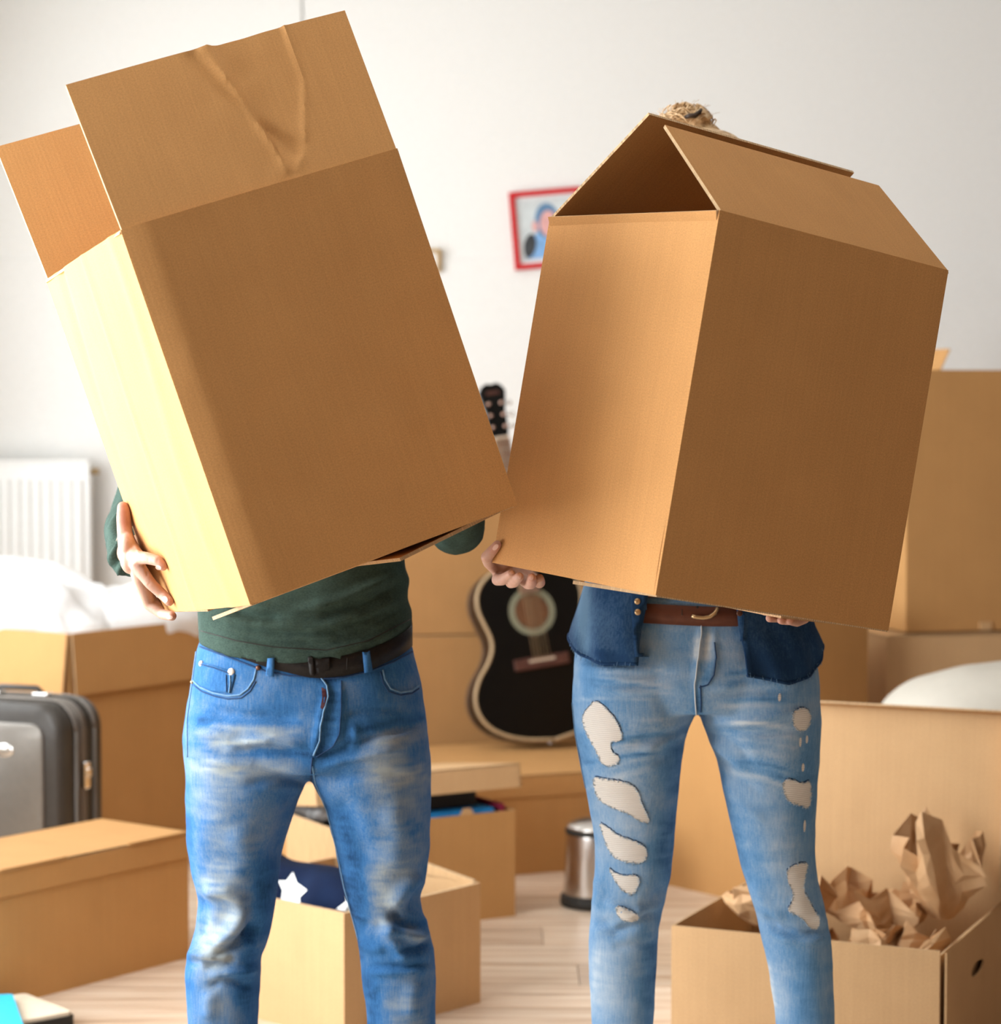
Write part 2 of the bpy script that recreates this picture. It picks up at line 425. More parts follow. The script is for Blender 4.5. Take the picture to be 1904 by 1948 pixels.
# tall box with the bedding, behind the suitcase
MT = yawM(*G(132, 1203, .672).xy, 0, .57, .82)
T = cbox('cardboard_box', 'tall cardboard box holding the white bedding, its flaps folded down outside', MT, .82, .50, .668,
         (('F', 'top', .17, -176, .004, .004, {'lift': -.005}), ('L', 'top', .17, -174, .03, .004, {'lift': -.005})), mat=M_card2, group='moving boxes')

# open box with the starred cloth, behind the man's legs
sN = G(655, 1980); sR = G(914, 1907)
dirS = (sR - sN).normalized()
S = cbox('cardboard_box', 'open cardboard box with the navy starred cloth in it', yawM(sN.x, sN.y, 0, dirS.x, dirS.y), (sR-sN).length, .45, .262, t=.010, mat=M_card3, group='moving boxes',
         disp={'F': lambda u, v: .006*math.sin(PI*u)*v}, res={'F': (10, 6)})

# its far side stands a little higher
board('flap', S, (((sR-sN).length,.012,.2625), ((sR-sN).length,.60,.235), ((sR-sN).length,.60,.345), ((sR-sN).length,.012,.266)), .010, M_card3, nrm=Vector((1,0,0)), world=False)

# box whose lid is pushed up by what is in it
kR = G(980, 1742); dk = Vector((.86, .51, 0)).normalized(); k0 = kR - dk*.56
K = cbox('cardboard_box', 'cardboard box with black and blue things under its lifted lid', yawM(k0.x, k0.y, 0, dk.x, dk.y), .56, .38, .270, mat=M_card2, group='moving boxes')
board('flap_tab', K, ((.40,.0,.270), (.44,.0,.270), (.43,.0,.286), (.41,.0,.286)), .004, M_card3, nrm=Vector((0,-1,0)), world=False)
lid(K, .56, .38, .385, .060, mat=M_card3, local=Matrix.Translation((0,-.006,.388)) @ Matrix.Rotation(math.radians(-7.5), 4, 'X') @ Matrix.Translation((0,0,-.388)))

# low lidded box the guitar stands on
bR = G(1065, 1658); db = Vector((.93, .37, 0)).normalized(); b0 = bR - db*.33
BX = cbox('cardboard_box', 'wide low cardboard box with a lid, the guitar standing on it', yawM(b0.x, b0.y, 0, db.x, db.y), .74, .62, .270, mat=M_card2, group='moving boxes')
lid(BX, .74, .62, .270, .060, mat=M_card2)
BTOP = .275

# two big boxes stacked behind the guitar
g0 = Vector((-.33, 7.20, 0)); dg_ = Vector((.985, .10, 0)).normalized()
Mg = yawM(g0.x, g0.y, 0, .99, .13)
cbox('cardboard_box', 'big closed cardboard box behind the guitar, under another one', Mg, .66, .42, .588, (('F','top',.21,90), ('B','top',.21,90), ('L','top',.2,90,.0,.0,{'lift':-.005}), ('R','top',.2,90,.0,.0,{'lift':-.005})), mat=M_card4, group='moving boxes')
Mg2 = yawM(g0.x+.01, g0.y+.012, .590, .99, .10)
cbox('cardboard_box', 'big closed cardboard box stacked on the one behind the guitar', Mg2, .62, .41, .43, (('F','top',.20,90), ('B','top',.20,90), ('L','top',.2,90,.0,.0,{'lift':-.005}), ('R','top',.2,90,.0,.0,{'lift':-.005})), mat=M_card4, group='moving boxes',
     disp={'F': lambda u, v: .012*math.exp(-((u-.68)/.14)**2-((v-.35)/.25)**2) - .008*math.exp(-((u-.5)/.12)**2-((v-.2)/.2)**2)})

# tall box between the woman's legs and the stack on the right
n0 = Vector((.67, 6.06, 0))
cbox('cardboard_box', 'tall closed cardboard box standing between the packing paper box and the stack', yawM(n0.x, n0.y, 0, .77, .64), .41, .50, .74, (('F','top',.2,90), ('B','top',.2,90), ('L','top',.2,90,.0,.0,{'lift':-.005}), ('R','top',.2,90,.0,.0,{'lift':-.005})), mat=M_card2, group='moving boxes',
     disp={'L': lambda u, v: .010*math.sin(PI*u)*math.sin(PI*v)})
# stack on the right
zq = P(1723, 1203, 6.52).z; q0 = P(1723, 1203, 6.52)
cbox('cardboard_box', 'wide cardboard box at the bottom of the stack on the right, behind the white cushion', yawM(1.06, 6.47, 0, .975, .22), .80, .55, zq-.006, (('F','top',.26,90), ('B','top',.26,90), ('L','top',.2,90,.0,.0,{'lift':-.005}), ('R','top',.2,90,.0,.0,{'lift':-.005})), mat=M_card3, group='moving boxes')
MQ = yawM(q0.x, q0.y, zq, .965, .26)
hQ = .53
cbox('cardboard_box', 'large open cardboard box on top of the stack, its flaps standing up', MQ, .62, .50, hQ,
     (('F','top',.195,-2,.0,.0), ('L','top',.285,27,.0,.01), ('B','top',.20,10), ('R','top',.20,4)), mat=M_card2, group='moving boxes')
MB().box((.24, -.002, .012), (.018, .003, .012)).build('tape_end', M_card3, bpy.data.objects[[o.name for o in bpy.data.objects if o.get('label', '').startswith('large open')][0]], world=False)

# box of packing paper, lower right, with its tall lid standing up at the back
o_ = Vector((.336, 4.61, 0)); dP = Vector((.91, -.41, 0)).normalized(); PWD, PDP, PH = .547, .50, .272
MPb = yawM(o_.x, o_.y, 0, dP.x, dP.y)
PB = cbox('cardboard_box', 'open cardboard box of brown packing paper with a tall lid standing up', MPb, PWD, PDP, PH, mat=M_card3, group='moving boxes', sides='BL')
board('side_panel', PB, ((0,0,0), (PWD-.0125,0,0), (PWD-.0125,0,PH), (0,0,PH)), .004, M_card3, nrm=Vector((0,-1,0)), world=False)
# right side with a hand hole, set a little off the front panel
t = .004; m = MB(); x0 = PWD; ys = [.012, .21, .31, PDP-.004]; zs = [0, .165, .2, .205, PH]
hc = (.26, .185); hw, hh = .055, .0135
ov = [(hc[0]+hw*math.cos(a)*(1 if abs(math.cos(a)) > .5 else 1), hc[1]+hh*math.sin(a)) for a in [2*PI*i/20 for i in range(20)]]
rec = []
for i in range(20):
    a = 2*PI*i/20; ca, sa = math.cos(a), math.sin(a); yy0, yy1, zz0, zz1 = .004-hc[0], PDP-.004-hc[0], 0-hc[1], PH-hc[1]
    tx = (yy1 if ca > 0 else yy0)/ca if abs(ca) > 1e-6 else 1e9; tz = (zz1 if sa > 0 else zz0)/sa if abs(sa) > 1e-6 else 1e9
    s_ = min(tx, tz); rec.append((hc[0]+ca*s_, hc[1]+sa*s_))
corn = [(PDP-.004, PH), (.004, PH), (.004, 0), (PDP-.004, 0)]
V = [(x0, *p) for p in ov] + [(x0, *p) for p in rec] + [(x0-t, *p) for p in ov] + [(x0-t, *p) for p in rec] + [(x0, *p) for p in corn] + [(x0-t, *p) for p in corn]
F = []
for i in range(20):
    j = (i+1) % 20
    F += [(i, 20+i, 20+j, j), (40+j, 60+j, 60+i, 40+i), (i, j, 40+j, 40+i), (20+i, 60+i, 60+j, 20+j)]
    a0 = math.atan2(rec[i][1]-hc[1], rec[i][0]-hc[0]); 
    for ci, (cy_, cz_) in enumerate(corn):
        if abs(rec[i][0]-rec[j][0]) > 1e-6 and abs(rec[i][1]-rec[j][1]) > 1e-6 and (abs(rec[i][0]-cy_) < 1e-6 or abs(rec[j][0]-cy_) < 1e-6) and (abs(rec[i][1]-cz_) < 1e-6 or abs(rec[j][1]-cz_) < 1e-6):
            F += [(20+i, 80+ci, 20+j), (60+j, 84+ci, 60+i)]
obj('side_panel', V, F, [M_card3], PB, uv=[(v[1], v[2]) for v in V], world=False)
board('hole_shade_board', PB, ((x0-.015,.010,.005), (x0-.015,PDP-.006,.005), (x0-.015,PDP-.006,PH-.012), (x0-.015,.010,PH-.012)), .004, M_card3, nrm=Vector((1,0,0)), world=False)  # unseen board added behind the hand hole to keep it dark
# lid standing behind
def ldisp(u, v): return .012*math.sin(PI*v)*(1-u*.5)
lf = Vector((0, PDP, PH))
tilt = math.radians(3); up = Vector((0, math.sin(tilt), math.cos(tilt)))*.385
L = board('lid', PB, (lf+Vector((PWD,0,0)), lf, lf+up, lf+up+Vector((PWD,0,0))), .004, M_card3, 10, 10, lambda u, v: -ldisp(u, v), Vector((0, 1, 0)), world=False)
fw = Vector((0, -.035, 0))
board('lid_side', L, (lf+up+Vector((PWD,0,0)), lf+up, lf+up+fw+Vector((0,0,.012)), lf+up+fw+Vector((PWD,0,.012))), .004, M_card3, nrm=Vector((0,0,1)), world=False)
board('lid_side', L, (lf+Vector((-.002,0,.02)), lf+up+Vector((-.002,0,0)), lf+up+fw*1.5+Vector((-.002,0,-.02)), lf+fw*1.9+Vector((-.002,0,.06))), .004, M_card3, 1, 8, None, Vector((-1,0,0)), world=False)
board('lid_side', L, (lf+up+Vector((PWD+.002,0,0)), lf+Vector((PWD+.002,0,.02)), lf+fw*1.2+Vector((PWD+.002,0,.03)), lf+up+fw*1.2+Vector((PWD+.002,0,-.01))), .004, M_card3, nrm=Vector((1,0,0)), world=False)

# ------------------------------------------------------------------ crumpled packing paper
MK = Mat('kraft_paper', .55, .3); v = MK.coord(); MK.bump(MK.noise(v, 45, 4), .002, .5)
M_kraft = MK.color(MK.ramp(MK.noise(v, 14, 3), [(.3, (.52, .29, .13, 1)), (.7, (.68, .43, .23, 1))]))
def crumple(label, c, size, seed, spread=.6, tall=1.0, n=17, lobes=3):
    """a sheet scrunched up from below: folded cone with creased, angular facets"""
    rnd = random.Random(seed); V = []; F = []; m_ = 8; n += 6
    ph = rnd.uniform(0, 6); an = sorted(2*PI*(i+rnd.uniform(-.45, .45))/n for i in range(n)); am = [rnd.uniform(-.38, .42) for _ in range(n)]; hz = [rnd.uniform(-.28, .18) for _ in range(n)]
    for j in range(m_):
        t_ = j/(m_-1)
        for i in range(n):
            a = an[i] + .5*(1-t_); fold = 1 + am[i]*min(1, t_*1.5) + .10*math.sin(5*t_+i)
            rr = size*spread*(.25 + .75*math.sin(t_*1.75)**.8)*fold*(1 + .08*rnd.uniform(-1, 1))
            z = size*tall*(-.45 + 1.05*t_**1.05*(1 + (.20*math.sin(lobes*a+ph) + hz[i])*t_) + .07*rnd.uniform(-1, 1)*t_)
            V.append((c[0] + rr*math.cos(a), c[1] + rr*math.sin(a)*.8, c[2] + z))
    for j in range(m_-1):
        for i in range(n):
            q = (j*n+i, j*n+(i+1) % n, (j+1)*n+(i+1) % n, (j+1)*n+i)
            F += [(q[0], q[1], q[2]), (q[0], q[2], q[3])] if rnd.random() < .5 else [(q[0], q[1], q[3]), (q[1], q[2], q[3])]
    V.append((c[0], c[1], c[2]-size*tall*.45)); F += [(i, len(V)-1, (i+1) % n) for i in range(n)]
    o = obj('packing_paper', V, F, M_kraft)
    sd = o.modifiers.new('t', 'SOLIDIFY'); sd.thickness = .0012
    return tag(o, label, 'packing paper', 'crumpled brown packing paper in the open box')
def inbox(u, w_, z): return MPb @ Vector((u, w_, z))
crumple('crumpled brown paper standing tallest in the box, a pointed wad by its lid', inbox(.452, .36, .325), .165, 3, .44, .95, 15, 3)
crumple('crumpled brown paper wad at the left corner of the open box', inbox(.135, .28, .255), .125, 11, .72, .75, 17)
crumple('low crumpled brown paper at the front rim, below the tall pointed wad', inbox(.425, .155, .225), .105, 5, .75, .65, 15)
crumple('crumpled brown paper leaning on the middle of the box lid', inbox(.325, .36, .245), .12, 8, .72, .85, 15)
crumple('flattened crumpled brown paper lying deepest in the open box', inbox(.27, .19, .19), .135, 21, .75, .55, 17)

# ------------------------------------------------------------------ starred cloth
MN = Mat('navy_cloth', .85, .1); v = MN.coord('Object', (1,1,1)); MN.bump(MN.noise(v, 90, 4), .0015, .6)
M_navy = MN.color(MN.ramp(MN.noise(v, 12, 3), [(.3, (.0025, .006, .021, 1)), (.7, (.005, .013, .042, 1))]))
M_star = plain('white_print', (.86, .88, .86), .8, .03)
MS = WM[S.name]; SW = (sR-sN).length
def cloth_ring(y, n=36):
    out = []
    for i in range(n):
        a = 2*PI*i/n; ca, sa = math.cos(a), math.sin(a)
        x = .085 + .066*math.copysign(abs(ca)**.62, ca)*(1 + .05*math.sin(7*y*9)); z = .172 + .150*math.copysign(abs(sa)**.62, sa)
        z += (.010*math.sin(y*17) + .14*(y-.17))*(sa > 0) ; x += .006*math.sin(y*31 + sa*3)
        out.append(MS @ Vector((x, y, z)))
    return out
rings = [cloth_ring(.02+.41*i/26) for i in range(27)]
Vc, Fc = loft(rings)
cl = tag(obj('starred_cloth', Vc, Fc, M_navy, smooth=True), 'dark navy cloth printed with big white stars, folded into an open box', 'cloth')
def bvh_of(V, F): return BVHTree.FromPolygons([tuple(v) for v in V], [tuple(int(i) for i in f) for f in F])
def hit(bvh, px, py):
    r = bvh.ray_cast(CAMP, ray(px, py).normalized()); return r[0], r[1]
def patch(name, bvh, poly, mat, parent, off=.001, thick=0.0, cell=8.0, jit=0.0, smooth=True, seed=1, dens=None, fade_shade=None):
    """a piece of flat material lying on a surface: outline given where it shows, wrapped onto the surface"""
    rnd = random.Random(seed); pts = [Vector((p[0], p[1])) for p in poly]; q = []
    step = dens or cell
    for i in range(len(pts)):
        a, b = pts[i], pts[(i+1) % len(pts)]; m_ = max(1, int((b-a).length/step))
        for j in range(m_):
            p = a + (b-a)*j/m_
            if jit: p = p + Vector((rnd.uniform(-jit, jit), rnd.uniform(-jit, jit)))
            q.append(p)
    nb = len(q); lo = [min(p[i] for p in q) for i in (0, 1)]; hi = [max(p[i] for p in q) for i in (0, 1)]
    def inside(p):
        c_ = False
        for i in range(nb):
            a, b = q[i], q[i-1]
            if (a.y > p.y) != (b.y > p.y) and p.x < (b.x-a.x)*(p.y-a.y)/(b.y-a.y)+a.x: c_ = not c_
        return c_
    y = lo[1] + cell/2
    ins = []
    while y < hi[1]:
        x = lo[0] + cell/2
        while x < hi[0]:
            p = Vector((x, y))
            if inside(p) and min((p-b).length for b in q[:nb]) > cell*.35: ins.append(p)
            x += cell
        y += cell
    r = geometry.delaunay_2d_cdt(q+ins, [(i, (i+1) % nb) for i in range(nb)], [list(range(nb))], 1, 1e-6)
    v2, e2, f2, ov_, oe_, of_ = r
    W_ = []; Nn = []; last = None
    for p in v2:
        h, n_ = hit(bvh, p.x, p.y)
        W_.append(h); Nn.append(n_)
    # points past the silhouette take the depth of the nearest hit
    good = [i for i, h in enumerate(W_) if h is not None]
    if not good: return None
    for i, h in enumerate(W_):
        if h is None:
            j = min(good, key=lambda g_: (v2[g_]-v2[i]).length); W_[i] = P(v2[i].x, v2[i].y, W_[j].y); Nn[i] = Nn[j]
    for i, n_ in enumerate(Nn):
        if n_.dot(CAMP - W_[i]) < 0: Nn[i] = -n_
    V = [W_[i] + Nn[i]*off for i in range(len(W_))]; F = [list(f) for f in f2]
    for f in F:
        a, b, c_ = V[f[0]], V[f[1]], V[f[2]]
        if (b-a).cross(c_-a).dot(CAMP-a) < 0: f.reverse()
    if thick:
        n0 = len(V); V += [v_ - Nn[i]*thick for i, v_ in enumerate(V)]
        cnt = {}
        for f in F:
            for i in range(len(f)): e = (f[i], f[(i+1) % len(f)]); cnt[e] = cnt.get(e, 0)+1
        bd = [e for e in cnt if (e[1], e[0]) not in cnt]
        F = F + [[n0+i for i in reversed(f)] for f in F] + [[e[1], e[0], n0+e[0], n0+e[1]] for e in bd]
    return obj(name, V, F, mat, parent, smooth, attrs=None if fade_shade is None else {'fade_shade': np.full(len(V), fade_shade)})
def line(name, bvh, pts, r, mat, parent, off=.0, step=6, n=6):
    out = []
    for i in range(len(pts)-1):
        a = Vector(pts[i]); b = Vector(pts[i+1]); m_ = max(1, int((b-a).length/step))
        for j in range(m_ + (i == len(pts)-2)):
            p = a + (b-a)*j/m_; h, n_ = hit(bvh, p.x, p.y)
            if h is not None: out.append(h + n_*off)
    if len(out) < 2: return None
    V, F = tube(out, r, n); return obj(name, V, F, mat, parent, True)
cb_ = bvh_of(Vc, Fc)
st1 = [(430,1045),(490,1195),(635,1300),(530,1400),(540,1530),(395,1450),(265,1440),(285,1300),(225,1165),(340,1165)]
st1 = [(500+x/7.49, 1520+y/7.49) for x, y in st1]
patch('printed_star', cb_, st1, M_star, cl, .0012, cell=6)
def starpoly(cx, cy, R_, rot): return [(cx+(R_ if i % 2 == 0 else .45*R_)*math.sin(rot+PI*i/5), cy-(R_ if i % 2 == 0 else .45*R_)*math.cos(rot+PI*i/5)*1.15) for i in range(10)]
patch('printed_star', cb_, starpoly(672, 1722, 32, -.5), M_star, cl, .0012, cell=6)
patch('printed_star', cb_, starpoly(455, 1668, 30, .3), M_star, cl, .0012, cell=6)

# ------------------------------------------------------------------ things in the box with the lifted lid
MKm = WM[K.name]
M_black = plain('black_plastic', (.008, .008, .009), .55, .1); M_blue = plain('blue_plastic', (.02, .25, .62), .45, .06); M_mag = plain('magenta_card', (.30, .02, .06), .6, .06)
MGp = Mat('grey_plastic_bag', .3, .5); v = MGp.coord(); MGp.bump(MGp.noise(v, 30, 5), .01, .8)
M_bag = MGp.color(MGp.ramp(MGp.noise(v, 22, 4), [(.35, (.10, .10, .10, 1)), (.65, (.34, .33, .32, 1))]))
def kb(name, label, c, h, mat, cat, rot=0.0, bev=.004, dz=0.0):
    M_ = MKm.to_3x3() @ Matrix.Rotation(rot, 3, 'Z') @ Matrix.Rotation(dz, 3, 'X')
    return tag(MB().box(MKm @ Vector(c), h, M_).build(name, mat, bevel=bev), label, cat)
kb('storage_case', 'flat black case lying on top in the box with the lifted lid', (.30, .195, .308), (.17, .155, .026), M_black, 'case', .02, .006)
kb('plastic_tray', 'bright blue plastic tray edge showing under the black case', (.325, .188, .268), (.185, .176, .012), M_blue, 'tray', .0, .008)
kb('folder', 'dark magenta folder at the end of the box beside the blue tray', (.535, .18, .18), (.008, .16, .105), M_mag, 'folder')
kb('document_box', 'plain black box at the bottom of the box with the lifted lid', (.27, .19, .130), (.22, .16, .125), M_black, 'box')
Vb, Fb = sphere((.065, .19, .305), (.058, .15, .040), 40, 26)
Vb = np.array(Vb); Vb += .012*nz(Vb, 26, 3)[:, None]*np.array([1, 1, 1.2])
tag(obj('plastic_bag', [MKm @ Vector(q) for q in Vb], Fb, M_bag, smooth=True), 'crinkled grey plastic bag bulging out under the lifted lid', 'bag')
# ------------------------------------------------------------------ bedding in the tall box
MW = Mat('white_cotton', .9, .1); v = MW.coord(); MW.bump(MW.noise(v, 18, 4), .008, .5)
M_cotton = MW.color((.86, .86, .86, 1))
MT_ = WM[T.name]
def pillow(name, label, c, r, rot, ex, seed, amp, group=None):
    V, F = sphere((0, 0, 0), 1.0, 48, 32); V = np.array(V)
    s = lambda a, e: np.sign(a)*np.abs(a)**e
    V = np.stack([s(V[:, 0], ex)*r[0], s(V[:, 1], ex)*r[1], V[:, 2]*r[2]*(1-.35*np.clip((np.abs(V[:, 0])**6+np.abs(V[:, 1])**6), 0, 1))], 1)
    V += amp*(nz(V, 7, seed)[:, None]*np.array([.4, .4, 1.0]) + .5*nz(V, 17, seed+5)[:, None]*np.array([.3, .3, 1.0]))
    Mr = Matrix.Rotation(rot[2], 3, 'Z') @ Matrix.Rotation(rot[1], 3, 'Y') @ Matrix.Rotation(rot[0], 3, 'X')
    W_ = [Vector(c) + Mr @ Vector(q) for q in V]
    return tag(obj(name, W_, F, M_cotton, smooth=True), label, 'bedding', group)
tc = MT_ @ Vector((.30, .25, 0))
pillow('pillow', 'large white pillow bulging out of the tall box, its corner standing up', (tc.x-.10, tc.y-.06, .70), (.27, .22, .11), (.05, .33, -.25), .62, 2, .035)
pillow('duvet', 'folded white duvet lying behind the pillow in the tall box', (tc.x+.10, tc.y+.05, .655), (.24, .20, .095), (-.05, -.10, .55), .6, 9, .03)

# ------------------------------------------------------------------ suitcase
sc0 = Vector((-1.425, 5.97, 0)); sdx = Vector((.93, -.36, 0)).normalized()
MSC = yawM(sc0.x, sc0.y, 0, sdx.x, sdx.y)
SC = thing('suitcase', 'dark grey hard suitcase with a metallic panel, standing behind the long lidded box', 'suitcase', None, None, MSC)
M_case = plain('grey_case_shell', (.040, .034, .028), .38, .08, 30, .4); M_casep = plain('brushed_case_panel', (.20, .185, .165), .33, .05, 60, .5, .55)
M_chrome = plain('chrome', (.78, .77, .75), .16, .03, 20, .5, 1.0); M_trim = plain('case_trim', (.17, .15, .13), .35, .05, 20, .5, .3)
def rrect(w, h, r, n=7):
    out = []
    for cx_, cz_, a0 in ((w-r, h-r, 0), (r, h-r, PI/2), (r, r, PI), (w-r, r, 1.5*PI)):
        for i in range(n+1):
            a = a0 + PI/2*i/n; out.append((cx_+r*math.cos(a), cz_+r*math.sin(a)))
    return out
def rslab(mb, w, h, r, y0, y1, x0=0, z0=0, dome=0.0):
    rings = []
    for y, ins in ((y0, dome*1.0), (y0+dome*.4, dome*.35), (y0+dome, 0), (y1-dome, 0), (y1-dome*.4, dome*.35), (y1, dome*1.0)) if dome else ((y0, 0), (y1, 0)):
        rings.append([(x0+ins+p[0]*(w-2*ins)/w, y, z0+ins+p[1]*(h-2*ins)/h) for p in rrect(w, h, r)])
    V, F = loft(rings); mb.add(V, F); return mb
def scp(name, mb, mat, smooth=True, bevel=0): return mb.build(name, mat, SC, smooth, world=False, bevel=bevel)
SWd, SHt = .36, .52
o = scp('shell', rslab(MB(), SWd, SHt, .075, 0, .098, 0, .03, .022), M_case); scp('shell', rslab(MB(), SWd, SHt, .075, .112, .21, 0, .03, .022), M_case)
scp('frame_band', rslab(MB(), SWd+.004, SHt+.004, .076, .096, .114, -.002, .028), M_trim)
scp('front_panel', rslab(MB(), SWd-.10, SHt-.09, .035, -.010, .012, .05, .07, .004), M_casep)
for zz in (.05, .11): pass
for yy in (.062, .150):
    mb = MB()
    for r_ in (rrect(SWd+.006, SHt+.006, .078),):
        pts = [(-.003+p[0], yy, .027+p[1]) for p in r_]; V, F = tube(pts+[pts[0]], .0045, 6); mb.add(V, F)
    scp('piping', mb, M_trim)
bd, bf = sphere((.20, -.011, .43), (.028, .004, .017), 20, 10); scp('badge', MB().add(bd, bf), M_chrome)
for xx in (.10, .24): scp('handle_mount', MB().box((xx, .105, .556), (.022, .016, .009)), M_chrome, False, .004)
hv, hf = tube([(.10, .105, .560), (.115, .105, .574), (.225, .105, .574), (.24, .105, .560)], .008, 8); scp('handle', MB().add(hv, hf), M_case)
lt = scp('latch', MB().box((SWd+.006, .105, .36), (.007, .012, .035)), M_chrome, False, .004)
MB().box((SWd+.014, .105, .368), (.004, .009, .012)).build('latch_lever', M_chrome, lt, False, world=False, bevel=.003)
scp('latch', MB().box((SWd+.006, .105, .16), (.007, .012, .035)), M_chrome, False, .004)
for xx in (.06, .30):
    for yy in (.05, .16):
        wv, wf = loft([[(xx-.012+dx_, yy+.026*math.cos(a), .026+.026*math.sin(a)) for a in [2*PI*i/20 for i in range(20)]] for dx_ in (0, .024)])
        scp('wheel', MB().add(wv, wf), M_black)

# ------------------------------------------------------------------ book and folder on the floor, lower left
M_cream = plain('cream_cover', (.74, .64, .50), .6, .04); M_dark = plain('dark_rubber', (.02, .018, .015), .6, .1); M_cyan = plain('cyan_plastic', (.03, .52, .82), .45, .05)
bt = G(144, 1924, .034); M_ = yawM(bt.x, bt.y, 0, -.75, -.64)
# local x runs from the tip along its right edge, local y is to the right of it: use -y to the left
bk = thing('book', 'cream covered book with a dark edge lying on the floor beside the lidded box', 'book', None, None, M_)
mb = MB(); rslab(mb, .30, .22, .012, .0, .030); 
def flatbox(name, mb_pts, z0, z1, mat, parent, r=.012, x0=0, y0=0, w=.3, d=.2):
    pts = [(x0+p[0], y0+p[1]) for p in rrect(w, d, r)]
    V, F = loft([[(p[0], p[1], z0) for p in pts], [(p[0], p[1], z1) for p in pts]]); return obj(name, V, F, mat, parent, world=False)
flatbox('back_cover', None, 0, .026, M_dark, bk, x0=0, y0=-.21, w=.30, d=.21)
flatbox('front_cover', None, .0262, .034, M_cream, bk, x0=.004, y0=-.206, w=.292, d=.200)
fc = G(24, 1889, .052); M_ = yawM(fc.x, fc.y, .0345, .28, -.96)
fd = thing('folder', 'bright cyan plastic folder lying on top of the cream book', 'folder', None, None, M_)
flatbox('cover', None, .0005, .004, M_cyan, fd, r=.008, x0=0, y0=-.22, w=.31, d=.22)
flatbox('paper', None, .0042, .012, M_white, fd, r=.004, x0=.004, y0=-.216, w=.30, d=.212)
flatbox('cover', None, .0122, .016, M_cyan, fd, r=.008, x0=0, y0=-.22, w=.31, d=.22)

# ------------------------------------------------------------------ radiator on the back wall
WR = WALLY-.02
RX1 = P(166, 900, WR-.11).x; RZ1 = P(100, 880, WR-.11).z; RZ0 = RZ1-.6; RX0 = RX1-.46
RA = thing('radiator', 'white ribbed panel radiator on the back wall by the window', 'radiator', ((RX0+RX1)/2, WR-.07, RZ0))
slab_ = lambda a, b: MB().box((Vector(a)+Vector(b))/2, (Vector(b)-Vector(a))/2)
slab_((RX0, WR-.095, RZ0), (RX1, WR-.088, RZ1)).build('front_plate', M_white, RA, bevel=.003)
slab_((RX0, WR-.045, RZ0), (RX1, WR-.035, RZ1)).build('back_plate', M_white, RA)
nr = 13; pv, pf = loft([[(x_, y_, z_) for x_, y_ in ((-.013, 0), (-.009, -.012), (.009, -.012), (.013, 0))] for z_ in (.055-.3, .545-.3)]); rm = mesh('rib', pv, pf, M_white)
for i in range(nr):
    link('rib', rm, RA, Matrix.Translation((RX0+.03+(RX1-RX0-.06)*i/(nr-1)-(RX0+RX1)/2, -.025, .30)))
slab_((RX0, WR-.10, RZ1-.002), (RX1, WR-.03, RZ1+.008)).build('top_grille', M_white, RA, bevel=.002)
slab_((RX1, WR-.095, RZ0), (RX1+.004, WR-.035, RZ1)).build('side_cover', M_white, RA)
V, F = tube([(RX1+.004, WR-.065, RZ1-.03), (RX1+.03, WR-.065, RZ1-.03)], .011, 12); obj('bleed_valve', V, F, plain('brass', (.42, .30, .16), .35, .05, metal=.8), RA, True)
slab_((RX0+.1, WR-.036, RZ0+.1), (RX0+.13, WR-.006, RZ1-.1)).build('bracket', M_white, RA); slab_((RX1-.13, WR-.036, RZ0+.1), (RX1-.1, WR-.006, RZ1-.1)).build('bracket', M_white, RA)
V, F = tube([(RX1-.05, WR-.05, RZ0+.01), (RX1-.05, WR-.05, 0)], .008, 10); obj('pipe', V, F, M_white, RA, True)

# ------------------------------------------------------------------ picture frames on the wall
M_red = plain('red_lacquer', (.56, .018, .022), .35, .04); M_mat = plain('white_mount', (.80, .82, .82), .8, .02)
MPc = Mat('photo_print', .4, .3)
M_sky = plain('photo_pale_grey', (.60, .65, .66), .4, .1, 25); M_pblue = plain('photo_blue', (.22, .42, .72), .5, .15, 40); M_pdark = plain('photo_dark', (.05, .055, .06), .5, .2, 40)
M_pskin = plain('photo_pink', (.70, .38, .36), .5, .1, 60); M_pdb = plain('photo_steel_blue', (.12, .24, .40), .5, .1, 40)
def frame_on_wall(name, label, px, py, ang, w, h, bw, mfr, inner):
    c_ = P(px, py, WALLY-.006); Mf = Matrix.Translation((c_.x, WALLY-.008, c_.z)) @ Matrix.Rotation(-ang, 4, 'Y')
    fr = thing(name, label, 'picture frame', None, None, Mf)
    # origin: top left corner of the frame
    m = MB()
    for a, b in (((0,-.016,-bw), (w,0,0)), ((0,-.016,-h), (w,0,-h+bw)), ((0,-.016,-h+bw), (bw,0,-bw)), ((w-bw,-.016,-h+bw), (w,0,-bw))):
        a = Vector(a); b = Vector(b); m.box((a+b)/2, (b-a)/2)
    m.build('frame_border', mfr, fr, world=False)
    inner(fr, w, h, bw); return fr
def poly(name, pts, y, mat, parent):
    n_ = len(pts); V = [(p[0], y, p[1]) for p in pts] + [(p[0], y+.0006, p[1]) for p in pts]
    F = [tuple(range(n_)), tuple(range(2*n_-1, n_-1, -1))] + [(i, n_+i, n_+(i+1) % n_, (i+1) % n_) for i in range(n_)]
    return obj(name, V, F, mat, parent, world=False)
S7 = (WALLY-.01)/FPX
